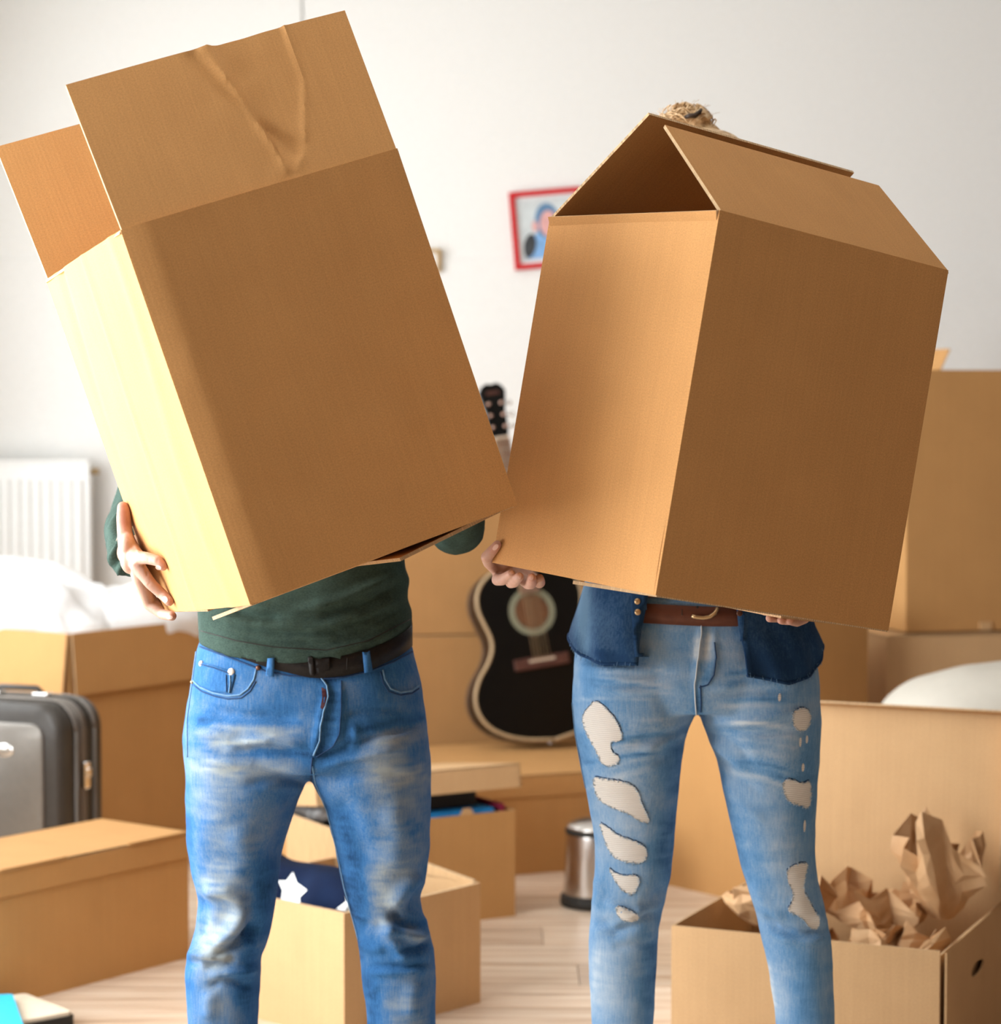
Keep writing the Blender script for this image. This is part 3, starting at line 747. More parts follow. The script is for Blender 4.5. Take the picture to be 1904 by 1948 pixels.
def inner_photo(fr, w, h, bw):
    poly('mount', [(bw,-bw), (bw,-h+bw), (w-bw,-h+bw), (w-bw,-bw)], -.004, M_mat, fr)
    g_ = bw+.010; ph = poly('photo', [(g_,-g_), (g_,-h+g_), (w-g_,-h+g_), (w-g_,-g_)], -.0052, M_sky, fr)
    e = lambda cx_, cz_, rx, rz, n_=18, rot=0: [(cx_+rx*math.cos(a)*math.cos(rot)-rz*math.sin(a)*math.sin(rot), cz_+rx*math.cos(a)*math.sin(rot)+rz*math.sin(a)*math.cos(rot)) for a in [2*PI*i/n_ for i in range(n_)]]
    z = lambda t_: -h*t_
    poly('photo_shape', [(w*.42, z(.87)), (w*.40, z(.66)), (w*.30, z(.56)), (w*.20, z(.58)), (w*.15, z(.75)), (w*.17, z(.87))][::-1], -.0060, M_pdb, ph)
    poly('photo_shape', [(w*.22, z(.87)), (w*.26, z(.60)), (w*.38, z(.53)), (w*.52, z(.60)), (w*.80, z(.62)), (w*.82, z(.87))][::-1], -.0064, M_pblue, ph)
    poly('photo_shape', e(w*.235, z(.70), w*.085, h*.155, rot=-.25), -.0072, M_pdark, ph)
    poly('photo_shape', e(w*.50, z(.40), w*.17, h*.23), -.0068, M_pdb, ph)
    poly('photo_shape', e(w*.52, z(.44), w*.125, h*.17), -.0076, M_pskin, ph)
    poly('photo_shape', e(w*.33, z(.46), w*.045, h*.07), -.0070, M_pskin, ph)
frame_on_wall('picture_frame', 'red framed photo hanging crooked on the white wall above the guitar', 967, 367, math.radians(4.9), .235, .253, .018, M_red, inner_photo)
M_wood = plain('pale_wood', (.46, .30, .13), .5, .12, 60)
def inner_plain(fr, w, h, bw): poly('mount', [(bw,-bw), (bw,-h+bw), (w-bw,-h+bw), (w-bw,-bw)], -.004, M_mat, fr)
zw = 838
frame_on_wall('picture_frame', 'small pale wooden picture frame on the wall, its edge beside the tilted box', 838-.12/S7, 474, 0, .12, .075, .012, M_wood, inner_plain)

# ------------------------------------------------------------------ white cushion
cc = P(1845, 1345, 5.75)
V, F = sphere((0,0,0), 1.0, 56, 36); V = np.array(V); s = lambda a, e: np.sign(a)*np.abs(a)**e
V = np.stack([s(V[:, 0], .8)*.27, s(V[:, 1], .8)*.24, V[:, 2]*.125*(1+.0*V[:, 0])], 1); V += .006*nz(V, 9, 4)[:, None]
Mr = Matrix.Rotation(math.radians(-9), 3, 'Y')
cz0 = .53
tag(obj('floor_cushion', [Vector((cc.x+.045, 5.78, cz0)) + Mr @ Vector(q) for q in V], F, plain('cushion_canvas', (.58, .545, .475), .9, .02), smooth=True), 'smooth rounded white cushion behind the standing box lid', 'cushion')
cbox('cardboard_box', 'cardboard box under the white cushion', yawM(1.055, 5.60, 0, .99, .05), .50, .38, .405, (('F','top',.185,90), ('B','top',.185,90)), mat=M_card2, group='moving boxes')

# ------------------------------------------------------------------ rolled rug at the right edge
MR = Mat('grey_woven_rug', .95, .1); v = MR.coord(); w = MR.n('ShaderNodeTexWave'); w.inputs['Scale'].default_value = 14; w.inputs['Distortion'].default_value = 6; w.inputs['Detail'].default_value = 3
w.bands_direction = 'Z'; MR.l(v, w.inputs['Vector']); MR.bump(w.outputs['Fac'], .006, .8)
M_rug = MR.color(MR.ramp(w.outputs['Fac'], [(.2, (.26, .235, .22, 1)), (.7, (.47, .44, .42, 1))]))
rx = G(1893, 1900).x; pts = []
rg = []
for i in range(60):
    a = i*.42; r_ = .028 + .0046*i*.42/ (2*PI)*2*PI*.42; pts.append((r_*math.cos(a), r_*math.sin(a)))
rmax = max(math.hypot(*p) for p in pts)
out = []; th_ = .006
ol = [(p[0]*(1+th_/max(math.hypot(*p), .01)), p[1]*(1+th_/max(math.hypot(*p), .01))) for p in pts]; il = [(p[0]*(1-th_/max(math.hypot(*p), .01)), p[1]*(1-th_/max(math.hypot(*p), .01))) for p in pts][::-1]
prof = ol + il
cxr = P(1893, 1800, 5.15).x + rmax + .006
V = [(cxr+p[0], 4.95, rmax+.006+p[1]) for p in prof] + [(cxr+p[0]+.03, 5.52, rmax+.006+p[1]) for p in prof]; n_ = len(prof); m_ = n_//2
F = [(i, (i+1) % n_, n_+(i+1) % n_, n_+i) for i in range(n_)] + [(i+1, i, n_-1-i, n_-2-i) for i in range(m_-1)] + [(n_+i, n_+i+1, 2*n_-2-i, 2*n_-1-i) for i in range(m_-1)]
tag(obj('rolled_rug', V, F, M_rug, smooth=False), 'rolled grey woven rug on the floor beside the box of packing paper', 'rug')

# ------------------------------------------------------------------ pedal bin
bc = G(1138, 1734); bc = Vector((bc.x, bc.y+.085, 0))
BN = thing('pedal_bin', 'small round stainless steel bin with a black base on the floor', 'bin', bc)
M_steel = plain('brushed_steel', (.60, .57, .54), .26, .05, 30, .5, 1.0)
def lp(name, prof, mat): V, F = lathe(prof, bc, 40); return obj(name, V, F, mat, BN, True)
lp('base', [(.084, .0), (.094, .002), (.096, .012), (.094, .026), (.088, .030)], M_dark)
lp('body', [(.086, .028), (.087, .035), (.080, .185), (.079, .19)], M_steel)
lp('rim', [(.082, .188), (.083, .196), (.080, .202)], M_dark)
lp('lid', [(.080, .201), (.080, .205), (.070, .214), (.045, .222), (.015, .225), (.002, .2255)], M_steel)
MB().box((bc.x+.02, bc.y-.098, .012), (.022, .018, .004)).build('pedal', M_dark, BN, bevel=.002)

# ------------------------------------------------------------------ guitar
gb = P(1043, 1425, 6.96); gb.z = BTOP + .030; gb.x += .020
ga = math.radians(7.4); gl = math.radians(11.5); gy = math.radians(16)
# local: x right, y away from the viewer, z along the neck; yaw, lean back, roll to the left
MGt = Matrix.Translation((gb.x, gb.y, gb.z)) @ Matrix.Rotation(gy, 4, 'Z') @ Matrix.Rotation(-gl, 4, 'X') @ Matrix.Rotation(-ga, 4, 'Y')
GT = thing('acoustic_guitar', 'black acoustic guitar with cream binding leaning on the stacked boxes', 'guitar', None, None, MGt)
M_gblk = plain('black_lacquer', (.004, .0035, .003), .3, .05, 10, .2); M_gbind = plain('cream_binding', (.46, .33, .19), .4, .05); M_gside = plain('dark_mahogany', (.022, .011, .007), .3, .2, 30); M_gside2 = plain('brown_binding', (.13, .08, .045), .4, .1)
M_ros = plain('rosewood', (.085, .032, .022), .5, .2, 60); M_hole = plain('cedar_inside', (.13, .055, .022), .7, .2, 50); M_rosette = plain('pale_rosette', (.22, .22, .15), .5, .12, 150); M_bone = plain('bone', (.62, .50, .38), .4, .04)
prof = [(0, .0), (.012, .075), (.03, .125), (.055, .165), (.09, .192), (.13, .203), (.17, .199), (.215, .178), (.25, .148), (.29, .128), (.325, .126), (.365, .138), (.41, .150), (.45, .148), (.485, .132), (.51, .104), (.53, .060), (.538, .0)]
sp = np.array(prof); zz = []; 
def smoothprof(n=64):
    tt = np.r_[0, np.cumsum(np.linalg.norm(np.diff(sp, axis=0), axis=1))]; u = np.linspace(0, tt[-1], n)
    z_ = np.interp(u, tt, sp[:, 0]); x_ = np.interp(u, tt, sp[:, 1])
    for _ in range(2): z_[1:-1] = (z_[:-2]+2*z_[1:-1]+z_[2:])/4; x_[1:-1] = (x_[:-2]+2*x_[1:-1]+x_[2:])/4
    return z_, x_
gz, gx = smoothprof()
outl = [(gx[i], gz[i]) for i in range(64)] + [(-gx[i], gz[i]) for i in range(62, 0, -1)]
def gplate(name, y0, y1, mat, scale=1.0, smooth=False):
    c_ = np.array([0, .25]); pts = [((p[0])*scale*1.09, c_[1]+(p[1]-c_[1])*scale) for p in outl]
    V, F = loft([[(p[0], y0, p[1]) for p in pts], [(p[0], y1, p[1]) for p in pts]]); return obj(name, V, F, mat, GT, smooth, world=False)
gplate('soundboard', -.002, .004, M_gblk, .985); gplate('rib_side', .004, .101, M_gside, .992); gplate('back', .101, .106, M_gblk, .985)
for yy in (.001, .104):
    V, F = tube([(p[0]*1.09, yy, p[1]) for p in outl+outl[:1]], .0055 if yy < .05 else .003, 8); obj('binding', V, F, M_gbind if yy < .05 else M_gside2, GT, True, world=False)
def disc(name, c, r0, r1, y, mat, n=40):
    V = [(c[0]+r1*math.cos(2*PI*i/n), y, c[1]+r1*math.sin(2*PI*i/n)) for i in range(n)] + [(c[0]+r0*math.cos(2*PI*i/n), y, c[1]+r0*math.sin(2*PI*i/n)) for i in range(n)]
    F = [(i, (i+1) % n, n+(i+1) % n, n+i) for i in range(n)] if r0 > 0 else [tuple(range(n))]
    return obj(name, V, F, mat, GT, world=False)
HZc = .385
disc('sound_hole', (0, HZc), 0, .052, -.0024, M_hole); disc('rosette', (0, HZc), .053, .072, -.0028, M_rosette)
lb = lambda name, c, h, mat, bev=.001: MB().box(c, h).build(name, mat, GT, world=False, bevel=bev)
br = lb('bridge', (0, -.008, .232), (.085, .006, .017), M_ros, .003)
MB().box((0, -.0155, .238), (.040, .002, .0035)).build('saddle', M_bone, br, world=False)
NUT = .912
V, F = loft([[(-w_, y_, z_) for w_, y_ in ((-.0275*s_, -.014), (.0275*s_, -.014), (.022*s_, .008), (0, .014), (-.022*s_, .008))] for z_, s_ in ((.53, 1.0), (NUT, .80))]); obj('neck', V, F, M_gside, GT, world=False)
V, F = loft([[(-.0285*s_, -.019, z_), (.0285*s_, -.019, z_), (.0285*s_, -.013, z_), (-.0285*s_, -.013, z_)] for z_, s_ in ((.44, 1.05), (NUT-.002, .80))]); fb = obj('fretboard', V, F, plain('lit_rosewood', (.20, .105, .08), .5, .15, 60), GT, world=False)  # rosewood lightened, the reflected light is put into its colour
V, F = tube([(.0285, -.0165, .44), (.0232, -.0165, NUT)], .0022, 6); obj('fretboard_binding', V, F, M_gbind, fb, True, world=False)
V, F = tube([(-.0300, -.0165, .44), (-.0236, -.0165, NUT)], .0030, 6); obj('fretboard_binding', V, F, M_gbind, fb, True, world=False)
for i in range(1, 17):
    z_ = NUT - .63*(1-2**(-i/12)); hw_ = .0225+.005*(NUT-z_)/.45
    MB().box((0, -.0196, z_), (hw_, .0008, .0009)).build('fret', M_chrome, fb, world=False)
lb('nut', (0, -.018, NUT), (.0235, .007, .004), M_bone)
hs = [(.0235, NUT+.003), (.030, NUT+.03), (.030, NUT+.085), (.038, NUT+.125), (.041, NUT+.145), (.030, NUT+.162), (.016, NUT+.170), (0, NUT+.166)]
hs = hs + [(-p[0], p[1]) for p in hs[-2::-1]]
V, F = loft([[(p[0], y_, p[1]) for p in hs] for y_ in (-.008, .008)]); hd = obj('headstock', V, F, M_gblk, GT, world=False)
V, F = loft([[(x_, -.0086, z_) for x_, z_ in ((-.022, NUT+.135), (.022, NUT+.135), (.018, NUT+.146), (-.018, NUT+.146))], [(x_, -.0078, z_) for x_, z_ in ((-.022, NUT+.135), (.022, NUT+.135), (.018, NUT+.146), (-.018, NUT+.146))]]); obj('inlay', V, F, M_ros, hd, world=False)
for sgn in (-1, 1):
    for i in range(3):
        z_ = NUT+.035+.036*i
        V, F = tube([(sgn*.020, -.016, z_), (sgn*.020, .0, z_)], .0052, 10); pg = obj('tuning_post', V, F, plain('pink_brass', (.66, .42, .33), .3, .05, metal=.7) if (sgn == -1 and i == 0) else bpy.data.materials['pink_brass'], hd, True, world=False)
        V, F = tube([(sgn*.030, .0, z_), (sgn*.046, .0, z_)], .003, 8); mb = MB().add(V, F); V, F = sphere((sgn*.050, 0, z_), (.007, .004, .009), 12, 8); mb.add(V, F); mb.build('tuning_key', M_chrome if sgn < 0 else M_chrome, hd, True, world=False)
for i in range(6):
    x0, x1 = (-.025+.010*i), (-.018+.0072*i)
    V, F = tube([(x0, -.0175, .236), (x1, -.0245, NUT)], .0006 if i > 2 else .0009, 5); obj('string', V, F, M_gbind, GT, True, world=False)
V, F = sphere((0, .05, -.008), (.009, .009, .010), 14, 10); obj('end_pin', V, F, M_chrome, GT, True, world=False)
V, F = tube([(.0, .05, .002), (.0, .05, -.006)], .005, 8); 
# ------------------------------------------------------------------ the two boxes being carried
def held(t, A_, B_, C_, dims):
    s = .9298; o = cam2w([x*s for x in t]); ux = camdir(B_); uy = camdir(A_); dn = camdir(C_)
    a, b, c = [d*s for d in dims]; o = o + dn*c; uz = -dn
    return Matrix(((ux.x, uy.x, uz.x, o.x), (ux.y, uy.y, uz.y, o.y), (ux.z, uy.z, uz.z, o.z), (0, 0, 0, 1))), b, a, c
MM, mw, md, mh = held((-.5445, -.4037, 3.3891), (-.4034, .062, .9129), (.8579, -.3212, .401), (.3181, .945, .0764), (.4677, .4532, .57))
MWo, ww, wd, wh = held((.32, -.4406, 3.4506), (-.5198, -.0854, .85), (.8383, .1409, .5267), (-.1647, .9863, -.0016), (.4611, .4515, .57))
def mfront(u, v):                       # creased strip along the left edge, slight bow
    b = np.interp(u, [0, .0417, .0834, .45, .5, 1], [0, .0070, .0125, .0118, .0098, 0])
    j = .0012*noise.noise((u*9, v*11, 1.3)) + .0016*math.exp(-((u-.05)/.03)**2)*noise.noise((v*17, 2.2, 0))
    return b*(.85+.15*math.sin(PI*v)) + j*min(1, 8*u, 8*(1-u))
def mleft(u, v):                        # u runs from the back edge to the front edge
    b = .004*math.sin(PI*u) + .0022*math.exp(-((u-.45-.1*v)/.02)**2) + .003*math.exp(-((u-.86+.05*math.sin(v*5))/.05)**2) - .004*math.exp(-((u-.12-.25*max(0, v-.6))/.04)**2)*v
    return b*min(1, 10*u, 10*(1-u)) + .0008*noise.noise((u*7, v*7, 5))*min(1, 8*u, 8*(1-u))
def seg(px, py, a, b):
    ax, ay = a; bx_, by = b; dx, dy = bx_-ax, by-ay; t_ = max(0, min(1, ((px-ax)*dx+(py-ay)*dy)/(dx*dx+dy*dy+1e-9)))
    d = math.hypot(px-ax-t_*dx, py-ay-t_*dy); sd = (dx*(py-ay)-dy*(px-ax)); return d, t_, sd
def pl_dist(u, v, pts):
    return min(seg(u*1.95, v, (a[0]*1.95, a[1]), (b[0]*1.95, b[1]))[0] for a, b in zip(pts, pts[1:]))
C1 = [(.49, 1.0), (.53, .66), (.56, .45), (.605, .08)]; C2 = [(.43, .96), (.50, .66), (.58, .42), (.66, .16)]; C3 = [(.77, 1.0), (.765, .6), (.70, .25), (.64, .06)]
C4 = [(.47, .98), (.51, .75)]; C5 = [(.58, .42), (.62, .32), (.68, .2)]
def mflap(u, v):
    h = 0
    lx = np.interp(v, [.05, .45, .66, 1.0], [.605, .56, .53, .49]); rx_ = np.interp(v, [.05, .25, .6, 1.0], [.645, .70, .765, .77])
    if lx < u < rx_:
        f = (u-lx)/(rx_-lx+1e-6); h -= .0085*min(1, f*6)*(1-.75*f)*min(1, v*5)
    h += .0035*math.exp(-(pl_dist(u, v, C1)/.028)**2) - .0040*math.exp(-(pl_dist(u, v, C2)/.030)**2) + .0018*math.exp(-(pl_dist(u, v, C3)/.02)**2)
    h += .0030*math.exp(-(pl_dist(u, v, C4)/.02)**2) - .0022*math.exp(-(pl_dist(u, v, C5)/.025)**2)
    h += .0012*noise.noise((u*12, v*7, 3.1))*math.exp(-((u-.6)/.2)**2) + .0035*math.sin(PI*u)*v
    return h
HB = cbox('cardboard_box', 'creased cardboard box held tilted by the man, its front flap standing up', MM, mw, md, mh,
     (('F', 'top', .232, 21, .020, -.028, {'disp': mflap, 'res': (96, 48), 'mat': M_card}), ('B', 'top', .225, -16, .015, .01, {'mat': M_card}),
      ('L', 'top', .20, 118, .03, .03), ('R', 'top', .20, 105, .03, .03),
      ('F', 'bot', .205, 85, .004, .03, {'lift': .001, 'h1': .006}), ('B', 'bot', .20, 88, .01, .01), ('R', 'bot', .19, 84.5, .01, .03, {'lift': -.001, 'inset': .002}), ('L', 'bot', .19, 92, .03, .03, {'lift': -.009, 'inset': .007})),
     mat=M_card, group='boxes carried by the couple', disp={'F': mfront, 'L': mleft}, res={'F': (48, 40), 'L': (48, 40)}, t=.005, bottom=False)
def wleft(u, v): return (.005*math.sin(PI*u)*math.sin(PI*v) + .004*math.exp(-((u-.97)/.05)**2-((v-.10)/.07)**2))*min(1, 12*u, 12*(1-u)+.3)
def wfront(u, v): return .003*math.sin(PI*u)*math.sin(PI*v) + .003*math.exp(-((u-.0)/.05)**2-((v-.10)/.05)**2)*0
WB = cbox('cardboard_box', 'smooth cardboard box held upright by the woman, its front flap folded inwards', MWo, ww, wd, wh,
     (('F', 'top', .228, 55, .015, .0), ('B', 'top', .220, 43, -.020, .045), ('L', 'top', .20, 160, .03, .03), ('R', 'top', .2, 128, .03, .03),
      ('F', 'bot', .21, 88.5, .004, .004, {'lift': .002}), ('B', 'bot', .20, 90), ('R', 'bot', .19, 88, .01, .03, {'lift': -.001, 'inset': .002}), ('L', 'bot', .19, 92, .03, .03, {'lift': -.010, 'inset': .007})),
     mat=M_card, group='boxes carried by the couple', disp={'L': wleft, 'F': wfront}, t=.005, bottom=False)
for root in (HB, WB):
    for ch in root.children:
        me = ch.data
        if len(me.polygons) > 100:
            me.polygons.foreach_set('use_smooth', [True]*len(me.polygons)); me.set_sharp_from_angle(angle=math.radians(35))
mLn = -MM.to_3x3().col[0]; mLp = MM.translation.copy()                       # plane of the man's box's left side
wLn = -MWo.to_3x3().col[0]; wLp = MWo.translation.copy()
# ------------------------------------------------------------------ materials for the people
def denim(name, dark, mid, light, contrast=1.0):
    M = Mat(name, .88, .12); at = M.n('ShaderNodeAttribute'); at.attribute_name = 'fade_shade'
    big = M.noise(M.coord('Object', (1, 1, .6)), 14, 4, .6); slub = M.noise(M.coord('Object', (420, 420, 34)), 1.0, 3, .6); wv = M.noise(M.coord('Object', (260, 260, 900)), 1.0, 2)
    f = M.math('ADD', at.outputs['Fac'], M.math('ADD', M.math('MULTIPLY', M.math('SUBTRACT', big, .5), .55*contrast), M.math('ADD', M.math('MULTIPLY', M.math('SUBTRACT', slub, .5), .38), M.math('MULTIPLY', M.math('SUBTRACT', wv, .5), .22))))
    M.bump(M.math('ADD', slub, wv), .0005, .7)
    return M.color(M.ramp(f, [(0.0, dark), (.38, mid), (.95, light)]))
M_denim_m = denim('mid_blue_denim', (.007, .030, .088, 1), (.036, .136, .325, 1), (.30, .35, .375, 1))
M_denim_w = denim('light_blue_denim', (.020, .085, .22, 1), (.120, .280, .510, 1), (.52, .61, .68, 1))
M_denim_s = denim('dark_denim_shirt', (.006, .022, .075, 1), (.016, .052, .128, 1), (.13, .24, .37, 1), .8)
MKn = Mat('green_jersey', .92, .08); v = MKn.coord('Object', (300, 300, 700)); a_ = MKn.noise(v, 1.0, 2); b_ = MKn.noise(MKn.coord(), 40, 4); MKn.bump(a_, .0005, .6)
M_jersey = MKn.color(MKn.mix(MKn.ramp(a_, [(.3, (.030, .052, .043, 1)), (.7, (.052, .084, .070, 1))]), MKn.ramp(b_, [(.3, (.85, .85, .85, 1)), (.7, (1.15, 1.15, 1.12, 1))]), 1.0, 'MULTIPLY'))
def skin_mat(name, c, red):
    M = Mat(name, .5, .35); at = M.n('ShaderNodeAttribute'); at.attribute_name = 'blush'
    f = M.noise(M.coord(), 120, 4); M.b.inputs['Subsurface Weight'].default_value = .12; M.b.inputs['Subsurface Radius'].default_value = (.01, .004, .002); M.b.inputs['Subsurface Scale'].default_value = .5
    M.bump(M.noise(M.coord(), 420, 3), .0006, .5)
    return M.color(M.mix(M.ramp(f, [(.3, k(c, .93)), (.7, k(c, 1.06))]), red, at.outputs['Fac']))
M_skin_m = skin_mat('man_skin', (.44, .265, .195), (.42, .145, .085, 1)); M_skin_w = skin_mat('woman_skin', (.52, .31, .235), (.47, .18, .125, 1))
M_nail = plain('fingernail', (.74, .50, .43), .25, .03, 40, .5)
M_eye = plain('eye_white', (.8, .8, .78), .2, .02); M_iris = plain('iris', (.05, .035, .02), .2, .1)
M_belt_m = plain('black_leather', (.008, .006, .005), .55, .25, 160, .25, bump=.0006); M_belt_w = plain('brown_leather', (.115, .036, .018), .5, .12, 90, .3)
M_brass = plain('brass_button', (.55, .38, .20), .32, .08, 60, .5, .85); M_cop = plain('copper_rivet', (.10, .045, .03), .4, .1, 60, .4, .7); M_pearl = plain('pearl_button', (.72, .66, .56), .3, .05)
M_thread = plain('pale_thread', (.60, .62, .60), .9, .1, 300); M_threadd = plain('indigo_thread', (.02, .055, .14), .9, .2, 200); M_threadl = plain('faded_seam', (.13, .25, .40), .9, .15, 200)
M_hair_d = plain('dark_brown_hair', (.035, .02, .012), .5, .3, 80)
MH = Mat('blond_hair', .45, .4); v = MH.coord('Object', (60, 60, 60)); M_hair_b = MH.color(MH.ramp(MH.noise(v, 1.5, 4), [(.3, (.34, .19, .08, 1)), (.5, (.62, .41, .21, 1)), (.72, (.80, .63, .41, 1))]))
M_rip = None
MRp = Mat('white_lining', .9, .08); w = MRp.n('ShaderNodeTexWave'); w.bands_direction = 'Z'; w.inputs['Scale'].default_value = 95; w.inputs['Distortion'].default_value = 3.0; w.inputs['Detail Scale'].default_value = .3
MRp.l(MRp.coord(), w.inputs['Vector']); MRp.bump(w.outputs['Fac'], .0008, .7); M_rip = MRp.color(MRp.ramp(w.outputs['Fac'], [(.1, (.60, .57, .52, 1)), (.5, (.78, .755, .71, 1))]))
M_shoe = plain('canvas_shoe', (.12, .12, .13), .8, .1); M_sole = plain('rubber_sole', (.75, .74, .70), .7, .05)

def yz(tab, y):                              # table of (y, x) -> x
    t = sorted(tab); return float(np.interp(y, [p[0] for p in t], [p[1] for p in t]))
def trousers(hip, legs, Y0, ycrotch, depth, ybot):
    """fused surface of a pair of jeans from its measured outline; depth = table of (y, half depth)"""
    parts = []; rings = []
    ys = np.arange(hip[0][0], ycrotch-18, 12.0)
    for y in ys:
        xl = yz([(p[0], p[1]) for p in hip], y); xr = yz([(p[0], p[2]) for p in hip], y); c = P((xl+xr)/2, y, Y0); hw = (P(xr, y, Y0)-P(xl, y, Y0)).x/2
        f = max(0.0, (y-ycrotch+90)/90.0)
        rings.append(ring((c.x, c.y+.012, c.z), hw*(1-.04*f), yz(depth, y)*(1-.12*f), 48, 2.35))
    parts.append(loft(rings))
    for outer, inner in legs:
        rings = []; ytop = ycrotch-110
        for y in np.arange(ytop, ybot+1, 9.0):
            xo, xi = yz(outer, y), yz(inner, y); c = P((xo+xi)/2, y, Y0); hw = abs(xi-xo)/2*Y0/FPX
            g_ = max(0.0, min(1.0, (ycrotch+130-y)/200)); ry = max(hw*1.03, .056); ry = ry*(1-g_) + max(ry, .118)*g_
            rings.append(ring((c.x, c.y+.010, c.z), hw, ry, 40, 2.15+.25*g_))
        parts.append(loft(rings))
    return remesh(parts, .0048, 4)
def finish(V, F, S, jitter, seed, gain=1.45):
    N = normals(V, F); px = proj(V); view = np.array(CAMP)-V; view /= np.linalg.norm(view, axis=1, keepdims=True)
    fr = (N*view).sum(1); d = strokes(px, fr > -.15, S)
    d *= gain*np.clip(fr*2.2+.35, 0, 1)
    d += jitter*(nz(V, (16, 16, 22), seed) + .5*nz(V, (38, 38, 46), seed+4))
    V2 = V + N*d[:, None]; V2 = smooth_np(V2, F, 1, .35)
    return V2, proj(V2), fr > -.2
def ellpoly(cx, cy, rx, ry, rot=0.0, n=14):
    return [(cx+rx*math.cos(a)*math.cos(rot)-ry*math.sin(a)*math.sin(rot), cy+rx*math.cos(a)*math.sin(rot)+ry*math.sin(a)*math.cos(rot)) for a in [2*PI*i/n for i in range(n)]]
def stud(name, bvh, px, py, r, mat, parent, h=.003):
    p, n_ = hit(bvh, px, py)
    if p is None: return
    x, y = frame(n_); Mx = Matrix((x, y, n_)).transposed()
    V, F = sphere(p + n_*h*.3, (r, r, h), 14, 8, Mx); return obj(name, V, F, mat, parent, True)
def head_parts(c, s=1.0, fem=False):
    c = Vector(c); q = lambda x, y, z: c + Vector((x, y, z))*s
    p = [sphere(q(0, .012, .045), (.076*s, .094*s, .085*s), 24, 16), sphere(q(0, -.022, -.02), (.062*s, .068*s, .075*s), 20, 14), sphere(q(0, -.045, -.072), (.036*s, .036*s, .028*s), 16, 10)]
    p += chain([q(0, -.092, .018), q(0, -.104, -.012), q(0, -.112, -.026)], [.009*s, .011*s, .013*s])
    p += [sphere(q(x, -.098, -.029), .009*s, 10, 8) for x in (-.011, .011)]
    p += [sphere(q(0, -.087, -.052), (.024*s, .012*s, .006*s), 14, 8), sphere(q(0, -.085, -.062), (.021*s, .012*s, .007*s), 14, 8)]
    p += [sphere(q(x, -.080, .035), (.026*s, .014*s, .009*s), 14, 8) for x in (-.033, .033)]
    p += [sphere(q(x, .012, .0), (.010*s, .018*s, .032*s), 14, 10) for x in (-.078, .078)]
    return p
def eyes(c, s, parent):
    for x in (-.031, .031):
        e = Vector(c) + Vector((x, -.078, .012))*s
        V, F = sphere(e, .0125*s, 16, 10); ey = obj('eye', V, F, M_eye, parent, True)
        V, F = sphere(e + Vector((0, -.0098, 0))*s, (.0058*s, .0035*s, .0058*s), 12, 8); obj('iris', V, F, M_iris, ey, True)
def hand_parts(wrist, wr, knuckles, fingers, thumb, thick=.0115):
    p = []
    for kn, f in zip(knuckles, fingers):
        mid = (Vector(wrist)*.45 + Vector(kn)*.55)
        p += chain([wrist, mid, kn], [wr*.72, thick*1.12, thick])
        n = len(f); r0 = thick*.88; p += chain([kn] + list(f), [thick] + [r0*(1-.26*(i+1)/n) for i in range(n)])
    for a, b in zip(knuckles, knuckles[1:]): p += chain([a, b], [thick*.95, thick*.95])
    p += chain(thumb, [wr*.6] + [thick*1.12, thick*1.05, thick*.98, thick*.80][-(len(thumb)-1):])
    return p
def shoe(parent, c, mat):
    s_ = []; x0, y0 = c.x, c.y
    for yy, hw, hh in ((-.185, .018, .018), (-.17, .038, .045), (-.12, .047, .06), (-.06, .044, .075), (0, .040, .095), (.05, .038, .10), (.075, .03, .09), (.085, .012, .06)):
        s_.append([(x0+hw*math.cos(a), y0+yy, .022+max(0, hh*math.sin(a))) for a in [2*PI*i/24 for i in range(24)]])
    V, F = loft(s_); sh = obj('shoe', V, F, mat, parent, True)
    s_ = [[(x0+(hw+.004)*math.cos(a), y0+yy+.02*0, z) for (yy, hw) in [(.07*math.sin(a)*1.9-.05, .046)]][0] for z in () for a in ()]
    pts = [(x0+.048*math.cos(a), y0-.05+.142*math.sin(a)) for a in [2*PI*i/30 for i in range(30)]]
    V, F = loft([[(p[0], p[1], z) for p in pts] for z in (.001, .026)]); obj('sole', V, F, M_sole, sh)

# ================================================================== the man
YM = 3.86; SM = YM/FPX
man = thing('person', 'man in a dark green long-sleeved top and blue jeans, carrying the tilted box', 'person', (P(578, 1400, YM).x, YM, 0))
c6 = lambda L: [(1450+y/2.842, 330+x/2.842) for x, y in L]
LO = [(1230,372),(1300,362),(1340,356),(1400,347),(1440,350),(1468,351)] + c6([(65,430),(100,640),(125,720),(110,900),(85,1000),(62,1040),(58,1150),(65,1300),(70,1415)]) + [(2060,360),(2245,366)]
LI = [(1400,600),(1470,597)] + c6([(735,85),(700,150),(640,320),(590,500),(560,700),(530,900),(495,1010),(474,1050),(472,1130),(465,1250),(455,1415)]) + [(2060,486),(2245,486)]
RI = [(1400,583),(1470,585)] + c6([(740,90),(810,220),(850,380),(890,570),(930,760),(960,830),(990,960),(1005,1060),(1010,1180),(1030,1300),(1040,1415)]) + [(2060,706),(2245,712)]
RO = [(1230,785),(1300,802),(1340,806),(1400,815),(1450,820)] + c6([(1392,300),(1385,500),(1360,680),(1340,740),(1350,830),(1380,860),(1385,940),(1400,960),(1418,1080),(1420,1415)]) + [(2060,832),(2245,836)]
hipM = [(1180,386,774),(1215,381,778),(1235,374,785),(1265,368,792),(1300,362,802),(1340,356,806),(1400,347,815),(1440,350,818),(1500,352,820)]
V, F = trousers(hipM, ((LO, LI), (RO, RI)), YM, 1484, [(1180,.105),(1300,.122),(1400,.132),(1520,.115)], 2245)
